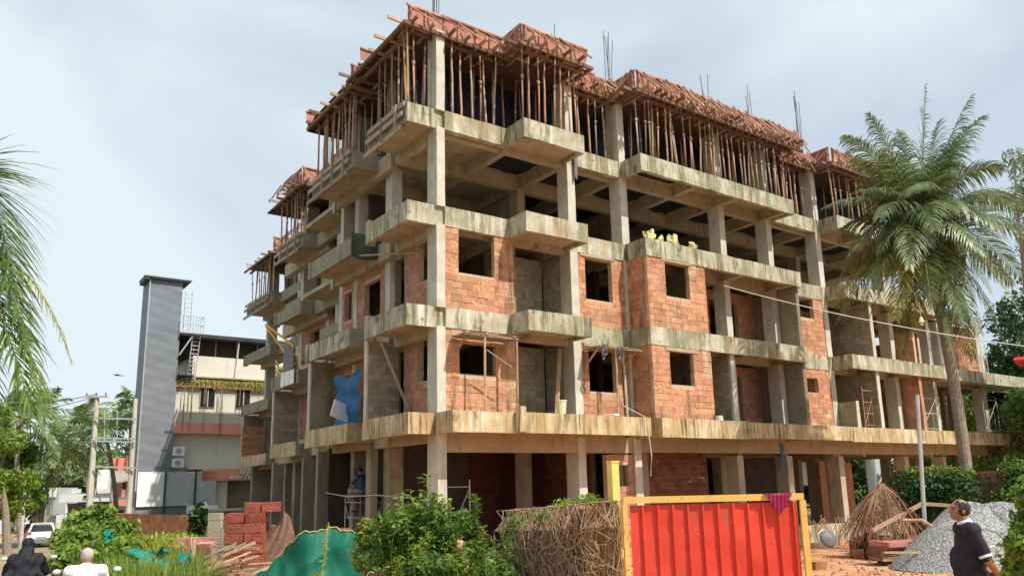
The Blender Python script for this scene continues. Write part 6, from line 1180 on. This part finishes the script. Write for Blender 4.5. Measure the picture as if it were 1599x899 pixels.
def person(P, yaw, pose, label, vox=.011, name='person', mats=None, sc=1.0, belly=0, cloth=True, hair='hairblack', bald=False, hands=True, group=None):
    """pose: joints in metres, x forward, y left, z up from the ground under the hips"""
    X = Matrix.Translation(P) @ Matrix.Rotation(yaw, 4, 'Z') @ Matrix.Diagonal((sc, sc, sc, 1)); J = {k: Vector(v) for k, v in pose.items()}; mats = mats or {}
    b = MB(); hd = J['head']; f = J.get('look', Vector((1,0,0))).normalized(); l_ = Vector((0,0,1)).cross(f).normalized(); u = f.cross(l_); R = Matrix((f, l_, u)).transposed()
    o = lambda x, y, z: hd+R@Vector((x, y, z))
    b.ball(o(-.012,0,.02), (.098,.078,.098), 18, 12, R=R); b.ball(o(.022,0,-.038), (.068,.058,.075), 14, 10, R=R); b.ball(o(.060,0,-.092), (.026,.026,.020), 10, 8, R=R)   # skull, face, chin
    b.tube([o(.082,0,.018), o(.108,0,-.030)], [.010,.017], 8); b.ball(o(.104,0,-.034), (.019,.018,.013), 8, 6, R=R); b.ball(o(.083,0,.030), (.014,.045,.011), 10, 6, R=R)    # nose, brow
    b.ball(o(.084,0,-.064), (.014,.026,.009), 10, 6, R=R); b.ball(o(.082,0,-.075), (.013,.022,.008), 10, 6, R=R)                                           # lips
    for s in (-1, 1): b.ball(o(-.006, s*.078, -.012), (.018,.010,.032), 10, 8, R=R); b.ball(o(.05, s*.035, -.02), (.03,.025,.026), 8, 6, R=R)
    nk = J['neck']; chain(b, [(o(-.025,0,-.05), .056), (nk, .062)]); ch = J['chest']; hp_ = J['hip']
    side = J.get('side', Vector((0,1,0))).normalized()
    def trunk(b, e):
        fr = side.cross(Vector((0,0,1))).normalized(); ax = (nk-hp_).normalized(); Rt = Matrix((side.cross(ax).normalized(), side, ax)).transposed()
        b.ball(hp_+ax*.02, (.125+e+belly*.35, .165+e, .13), 16, 10, R=Rt); b.ball(hp_.lerp(ch,.5)+Rt@Vector((belly*.5,0,0)), (.115+e+belly, .150+e+belly*.4, .20), 16, 12, R=Rt); b.ball(ch, (.125+e, .170+e, .20), 16, 12, R=Rt); b.tube([J['sh_l'], J['sh_r']], .062+e, 12); b.ball(J['sh_l'], .062+e, 12, 8); b.ball(J['sh_r'], .062+e, 12, 8); b.ball(ch.lerp(nk,.75), (.085+e, .13+e, .07), 12, 8, R=Rt)
    trunk(b, 0)
    for s in 'lr':
        chain(b, [(J['sh_'+s], .054), (J['el_'+s], .042), (J['el_'+s].lerp(J['wr_'+s], .35), .043), (J['wr_'+s], .027)]); chain(b, [(J['hi_'+s], .088), (J['kn_'+s], .058), (J['kn_'+s].lerp(J['an_'+s], .3), .058), (J['an_'+s], .036)])
        b.ball(J['an_'+s]+Vector((-.02,0,-.03)), (.045,.036,.045), 10, 6); b.ball(J['an_'+s]+Vector((.09,0,-.055)), (.115,.045,.03), 12, 6)
        if hands:
            d = (J['wr_'+s]-J['el_'+s]).normalized(); d = J.get('hd_'+s, d); n_ = J.get('pn_'+s, Vector((1,0,0))); n_ = (n_-d*n_.dot(d)/d.dot(d)).normalized(); hand(b, J['wr_'+s], d, n_, n_.cross(d)*(1 if s == 'l' else -1), .6)
    body = remesh(b, name, 'skin', vox, xf=X, label=label, cat='person', group=group)
    for s in (-1, 1):
        e = MB(); e.ball(o(.078, s*.030, .008), (.010,.012,.008), 8, 6, R=R); e.v = [tuple(X@Vector(p)) for p in e.v]; e.build('eye', 'hairblack', body, smooth=True)
    # hair
    if hair:
        h = MB(); nu, nv = 60, 44
        for c0_, rr in (((-.012,0,.02), (.103,.084,.103)),):
            n0 = len(h.v)
            for i in range(nu):
                for j in range(nv+1):
                    a, t = 2*math.pi*i/nu, math.pi*j/nv; h.v.append((c0_[0]+rr[0]*math.sin(t)*math.cos(a), rr[1]*math.sin(t)*math.sin(a), c0_[2]+rr[2]*math.cos(t)))
            for i in range(nu):
                for j in range(nv):
                    x, y, z = [sum(h.v[n0+q][k] for q in (i*(nv+1)+j, ((i+1)%nu)*(nv+1)+j+1))/2 for k in range(3)]
                    jag = .008*math.sin(y*190)+.006*math.sin(z*240+x*90)
                    ok = z > -.075+jag and (x < .03+jag+(.03 if z > .03 else 0)+(.05 if z > .05 else 0)*(not bald)+(.012 if z < .0 else 0))
                    if bald and z > .090+jag and x > -.07: ok = False
                    if not bald and z > .035+.5*abs(x-.07): ok = True
                    if ok: h.f.append((n0+i*(nv+1)+j, n0+((i+1)%nu)*(nv+1)+j, n0+((i+1)%nu)*(nv+1)+j+1, n0+i*(nv+1)+j+1))
        used = sorted({q for f_ in h.f for q in f_}); rm = {q: i for i, q in enumerate(used)}
        h.v = [tuple(X@o(*[c*(1+random.uniform(-.008,.012)) for c in h.v[q]])) for q in used]; h.f = [tuple(rm[q] for q in f_) for f_ in h.f]; h.build('hair', hair, body, smooth=True)
    if cloth:
        s_ = MB(); trunk(s_, .022)
        sl = J.get('sleeve', Vector((.8,0,0))).x
        for s in 'lr':
            e = J['sh_'+s].lerp(J['el_'+s], min(sl, 1)); chain(s_, [(J['sh_'+s], .072), (J['sh_'+s].lerp(e,.5), .068), (e, .064)])
            if sl > 1: chain(s_, [(J['el_'+s], .058), (J['wr_'+s], .042)])
            if mats.get('cuff') and sl <= 1: c = MB(); d = (J['el_'+s]-J['sh_'+s]).normalized(); c.tube([e-d*.012, e+d*.016], [.0672,.0668], 18); remesh(c, 'cuff', mats['cuff'], vox*.8, body, xf=X)
        s_.tube([hp_+Vector((0,0,.05)), hp_+Vector((0,0,-.10))], [.155+belly*.3,.168+belly*.2], 20)
        remesh(s_, 'shirt', mats.get('shirt', 'whitecloth'), vox, body, xf=X, noise=.006)
        c = MB(); ax = (hd-nk).normalized(); c.tube([nk-ax*.03, nk+ax*.035], [.088,.070], 20); remesh(c, 'collar', mats.get('collar', mats.get('shirt', 'whitecloth')), vox*.7, body, xf=X)
        tr = MB()
        for s in 'lr': chain(tr, [(J['hi_'+s], .112), (J['kn_'+s], .085), (J['an_'+s]+Vector((0,0,.03)), .066)])
        tr.ball(hp_+Vector((0,0,-.02)), (.148,.185,.13), 16, 10); remesh(tr, 'trousers', mats.get('trousers', 'trousers'), vox*1.2, body, xf=X, noise=.004)
        fo = MB()
        for s in 'lr': fo.ball(J['an_'+s]+Vector((.06,0,-.055)), (.15,.055,.04), 12, 8)
        remesh(fo, 'shoes', 'rubber', vox*1.2, body, xf=X)
    return body
stand = dict(hip=(0,0,.93), chest=(-.01,0,1.24), neck=(0,0,1.46), head=(.03,0,1.595), look=(1,0,.12), sh_l=(-.01,.19,1.40), sh_r=(-.01,-.19,1.40), el_l=(-.08,.25,1.12), el_r=(-.08,-.25,1.12), wr_l=(.05,.26,.90), wr_r=(.05,-.26,.90), hi_l=(0,.09,.90), hi_r=(0,-.09,.90), kn_l=(.02,.10,.49), kn_r=(.02,-.10,.49), an_l=(-.03,.11,.085), an_r=(-.03,-.11,.085))
# the man looking up at the building: left forearm folded behind his back
man = dict(stand); man.update(belly=(0,0,0)); del man['belly']
man.update(chest=(-.02,0,1.24), neck=(-.005,0,1.465), head=(.035,0,1.60), look=(1,.18,.16), sh_l=(-.015,.185,1.395), sh_r=(-.015,-.185,1.395), el_l=(-.10,.235,1.10), wr_l=(-.245,.13,.925), hd_l=(-.35,-.55,-.62), pn_l=(.6,-.5,.2), el_r=(-.14,-.24,1.11), wr_r=(-.22,-.06,.93), hd_r=(-.2,.8,-.3), pn_r=(-1,0,0), sleeve=(.86,0,0))
px_ = at(1496, 775, 9.6); gm = gz(px_.x, 9.6)
person((px_.x+.03, 9.6, gm-.0), math.radians(172), man, 'standing man in a dark short-sleeved shirt with white collar and cuffs looking up', vox=.0085, mats=dict(shirt='navyshirt', collar='whitecloth', cuff='whitecloth', trousers='trousers'), belly=.045, bald=True, sc=.985*(px_.z-gm)/1.715)
# riders seen from behind
sit = dict(hip=(0,0,.82), chest=(.03,0,1.12), neck=(.06,0,1.34), head=(.09,0,1.475), look=(1,0,-.05), sh_l=(.05,.20,1.28), sh_r=(.05,-.20,1.28), el_l=(.22,.27,1.05), el_r=(.22,-.27,1.05), wr_l=(.46,.28,1.0), wr_r=(.46,-.28,1.0), hd_l=(1,0,-.05), hd_r=(1,0,-.05), pn_l=(0,0,-1), pn_r=(0,0,-1), hi_l=(.03,.10,.80), hi_r=(.03,-.10,.80), kn_l=(.42,.14,.76), kn_r=(.42,-.14,.76), an_l=(.45,.14,.38), an_r=(.45,-.14,.38))
def scooter(P, yaw, label):
    t = empty('scooter', P, label, 'scooter'); X = Matrix.Translation(P) @ Matrix.Rotation(yaw, 4, 'Z'); V_ = lambda *a: X@Vector(a)
    def tb(nm, m, pts, r, n=10, par=t, sm=True): b = MB(); b.tube([V_(*p) for p in pts], r, n); return b.build(nm, m, par, smooth=sm)
    for x in (-.42, .80):
        w_ = MB(); w_.tube([V_(x, -.045, .24), V_(x, .045, .24)], .235, 22); o = w_.build('tyre', 'rubber', t); w2 = MB(); w2.tube([V_(x, -.05, .24), V_(x, .05, .24)], .14, 16); w2.build('rim', 'greysteel', o)
    b = MB(); b.grid(lambda s, q: V_(-.68+.98*s, .17*math.cos(math.pi*q)*math.sin(math.pi*(.15+.8*s))**.5, .42+.30*math.sin(math.pi*q)), 12, 10); b.build('rear_body', 'scooter', t, smooth=True)
    b = MB(); b.hexa([V_(*p) for p in ((-.62,-.12,.70),(.18,-.10,.70),(.18,.10,.70),(-.62,.12,.70),(-.66,-.13,.80),(.20,-.09,.77),(.20,.09,.77),(-.66,.13,.80))]); b.build('seat', 'rubber', t)
    b = MB(); b.hexa([V_(*p) for p in ((.1,-.16,.26),(.62,-.16,.26),(.62,.16,.26),(.1,.16,.26),(.1,-.16,.31),(.60,-.16,.31),(.60,.16,.31),(.1,.16,.31))]); b.build('floor_board', 'scooter', t)
    b = MB(); b.hexa([V_(*p) for p in ((.58,-.19,.28),(.66,-.15,.28),(.66,.15,.28),(.58,.19,.28),(.50,-.17,.92),(.60,-.09,.95),(.60,.09,.95),(.50,.17,.92))]); b.build('front_shield', 'scooter', t)
    tb('fork', 'greysteel', [(.80,0,.24),(.56,0,.95)], .035); tb('handlebar', 'rubber', [(.44,-.36,1.0),(.54,-.12,1.03),(.54,.12,1.03),(.44,.36,1.0)], .018); tb('grab_rail', 'greysteel', [(-.45,-.13,.80),(-.72,-.10,.86),(-.72,.10,.86),(-.45,.13,.80)], .014)
    for s in (-1, 1):
        tb('mirror_stem', 'rubber', [(.50, s*.22, 1.02), (.52, s*.34, 1.22)], .008, 6); b = MB(); b.ball(V_(.52, s*.39, 1.25), (.02,.055,.035), 12, 8, R=Matrix.Rotation(yaw, 3, 'Z')); b.build('mirror', 'mirror', t, smooth=True)
    b = MB(); b.ball(V_(-.70, 0, .62), (.04,.09,.05), 10, 8, R=Matrix.Rotation(yaw, 3, 'Z')); b.build('tail_light', 'lamp', t, smooth=True); b = MB(); b.box(V_(-.74, 0, .48), (.01,.2,.12), yaw); b.build('number_plate', 'white', t)
    return t
rd = math.radians(113)
q = at(139, 853, 12.4); P = Vector((q.x-.02, 12.4, 0)); P.z = q.z-1.60; person(P, rd, sit, 'bald rider in a pale blue-white shirt seen from behind at the bottom left', vox=.011, mats=dict(shirt='whiteshirt', trousers='trousers'), hair='hairgrey', bald=True); scooter(P, rd, 'scooter ridden by the man in the pale shirt')
q = at(44, 838, 15.6); P = Vector((q.x, 15.6, 0)); P.z = q.z-1.63; bd = person(P, rd, sit, 'woman in a black flowing abaya riding a scooter away, seen from behind', vox=.013, mats=dict(shirt='abaya', trousers='abaya'), hair=None)
X = Matrix.Translation(P) @ Matrix.Rotation(rd, 4, 'Z'); b = MB(); b.ball((.075,0,1.49), (.125,.108,.135), 14, 10); b.ball((.02,0,1.34), (.13,.14,.16), 14, 10); b.ball((-.02,0,1.14), (.19,.27,.25), 14, 10); b.ball((-.03,.02,.92), (.24,.30,.30), 14, 10); b.ball((-.08,0,.74), (.28,.32,.25), 14, 10)
for s in (-1, 1): chain(b, [(Vector((.04, s*.2, 1.27)), .09), (Vector((.2, s*.29, 1.04)), .085), (Vector((.40, s*.30, .99)), .06)]); chain(b, [(Vector((-.1, s*.2, 1.1)), .05), (Vector((-.3, s*.34, .86)), .05), (Vector((-.32, s*.3, .6)), .07)])
remesh(b, 'abaya', 'abaya', .016, bd, xf=X, noise=.016); scooter(P, rd, 'scooter ridden by the woman in black')
walk = dict(stand); walk.update(kn_l=(.12,.10,.50), an_l=(.16,.1,.09), kn_r=(-.02,-.1,.49), an_r=(-.2,-.1,.12), wr_l=(-.1,.26,.9), wr_r=(.14,-.26,.92))
p_ = at(46.5, 834, 64); person((p_.x, 64, gz(p_.x, 64)), math.radians(115), walk, 'small distant pedestrian in dark clothes left of the white car', vox=.03, mats=dict(shirt='abaya', trousers='rubber'), hands=False)
p_ = at(112, 826, 78); person((p_.x, 78, gz(p_.x, 78)), math.radians(-65), sit, 'distant rider in a white shirt coming towards the camera', vox=.03, mats=dict(shirt='whitecloth'), hands=False); scooter((p_.x, 78, gz(p_.x, 78)), math.radians(-65), 'distant scooter coming along the road')
wk = dict(sit); wk.update(kn_l=(.40,.12,.86), kn_r=(.38,-.14,.62), an_l=(.42,.12,.45), an_r=(.40,-.16,.22), el_l=(.2,.3,1.02), wr_l=(.38,.16,.94), look=(1,0,-.3))
person(W(.0, 6.0, sy+2.36-.70), math.radians(150), wk, 'worker in a dull blue shirt seated on the scaffold in the dark ground floor', vox=.02, mats=dict(shirt='blueshirt', trousers='greycloth'), hands=False)
bend = dict(stand); bend.update(chest=(.16,0,1.17), neck=(.30,0,1.33), head=(.38,0,1.44), look=(.8,0,-.6), sh_l=(.24,.19,1.29), sh_r=(.24,-.19,1.29), el_l=(.38,.24,1.06), el_r=(.40,-.22,1.1), wr_l=(.55,.2,.92), wr_r=(.56,-.18,.98))
person(W(15.9, 4.2, .95), math.radians(20), bend, 'worker silhouetted bending in the opening behind the gate', vox=.022, mats=dict(shirt='trousers', trousers='rubber'), hands=False)
# ---------------------------------------------------------------- white car
cp_ = at(63, 845, 60); yaw = rd+math.radians(6); cz = gz(cp_.x, 60)+.07; X = Matrix.Translation((cp_.x, 60, cz)) @ Matrix.Rotation(yaw, 4, 'Z'); Vc = lambda *a: X@Vector(a)
K = empty('parked_car', (cp_.x, 60, cz), 'small white hatchback seen from behind on the road', 'car')
sec = [(-1.85,.35,.62,.72,.62,.80), (-1.80,.30,.80,.86,1.02,.80), (-1.45,.27,.95,.90,1.42,.64), (-.9,.27,.98,.90,1.55,.66), (.1,.27,.98,.90,1.54,.68), (.75,.27,.97,.90,1.20,.72), (1.0,.27,.95,.88,1.0,.78), (1.7,.30,.78,.84,.84,.74), (1.88,.36,.6,.70,.62,.62)]
b = MB(); n = 12; V = []
for (x, z0, zm, wm, zt_, wt) in sec: V += [Vc(*p) for p in ((x,-wm*.9,z0),(x,-wm,z0+.12),(x,-wm,zm*.8),(x,-wm*.98,zm),(x,-wt,zt_-.05),(x,-wt*.85,zt_),(x,wt*.85,zt_),(x,wt,zt_-.05),(x,wm*.98,zm),(x,wm,zm*.8),(x,wm,z0+.12),(x,wm*.9,z0))]
b.add(V, [(i*n+k, i*n+(k+1)%n, (i+1)*n+(k+1)%n, (i+1)*n+k) for i in range(len(sec)-1) for k in range(n)]+[tuple(range(n))[::-1], tuple((len(sec)-1)*n+k for k in range(n))]); b.build('body', 'carwhite', K, smooth=False)
def cq(nm, m, pts, th=.02, par=K): b = MB(); d = X.to_3x3()@Vector((-th, 0, 0)); P_ = [Vc(*p) for p in pts]; b.hexa(P_+[p+d for p in P_]); return b.build(nm, m, par)
cq('rear_window', 'glassdark', ((-1.80,-.66,1.06),(-1.80,.66,1.06),(-1.49,.56,1.40),(-1.49,-.56,1.40)), .035)
for s in (-1, 1):
    cq('tail_light', 'lamp', ((-1.80,s*.86,.86),(-1.80,s*.58,.86),(-1.82,s*.60,1.0),(-1.80,s*.84,1.02)), .05)
    b = MB(); b.hexa([Vc(*p) for p in ((-1.3,s*.905,1.0),(.6,s*.905,.98),(.2,s*.74,1.42),(-1.1,s*.72,1.44),(-1.3,s*.925,1.0),(.6,s*.925,.98),(.2,s*.76,1.42),(-1.1,s*.74,1.44))]); b.build('side_window', 'glassdark', K)
    b = MB(); b.ball(Vc(.55, s*1.0, 1.02), (.08,.1,.07), 8, 6); b.build('wing_mirror', 'bumper', K)
    for x in (-1.2, 1.2): b = MB(); b.tube([Vc(x, s*.68, .31), Vc(x, s*.88, .31)], .32, 20); w_ = b.build('tyre', 'rubber', K); b = MB(); b.tube([Vc(x, s*.70, .31), Vc(x, s*.895, .31)], .19, 14); b.build('rim', 'greysteel', w_)
b = MB(); b.hexa([Vc(*p) for p in ((-1.93,-.86,.30),(-1.7,-.90,.30),(-1.7,.90,.30),(-1.93,.86,.30),(-1.93,-.86,.56),(-1.7,-.91,.60),(-1.7,.91,.60),(-1.93,.86,.56))]); b.build('bumper', 'bumper', K)
cq('number_plate', 'white', ((-1.86,-.26,.68),(-1.86,.26,.68),(-1.86,.26,.80),(-1.86,-.26,.80)), .04); b = MB(); b.hexa([Vc(*p) for p in ((-1.5,-.5,1.5),(-1.35,-.5,1.5),(-1.35,.5,1.5),(-1.5,.5,1.5),(-1.56,-.5,1.53),(-1.35,-.5,1.56),(-1.35,.5,1.56),(-1.56,.5,1.53))]); b.build('roof_spoiler', 'carwhite', K)

bpy.data.scenes.remove(TS)
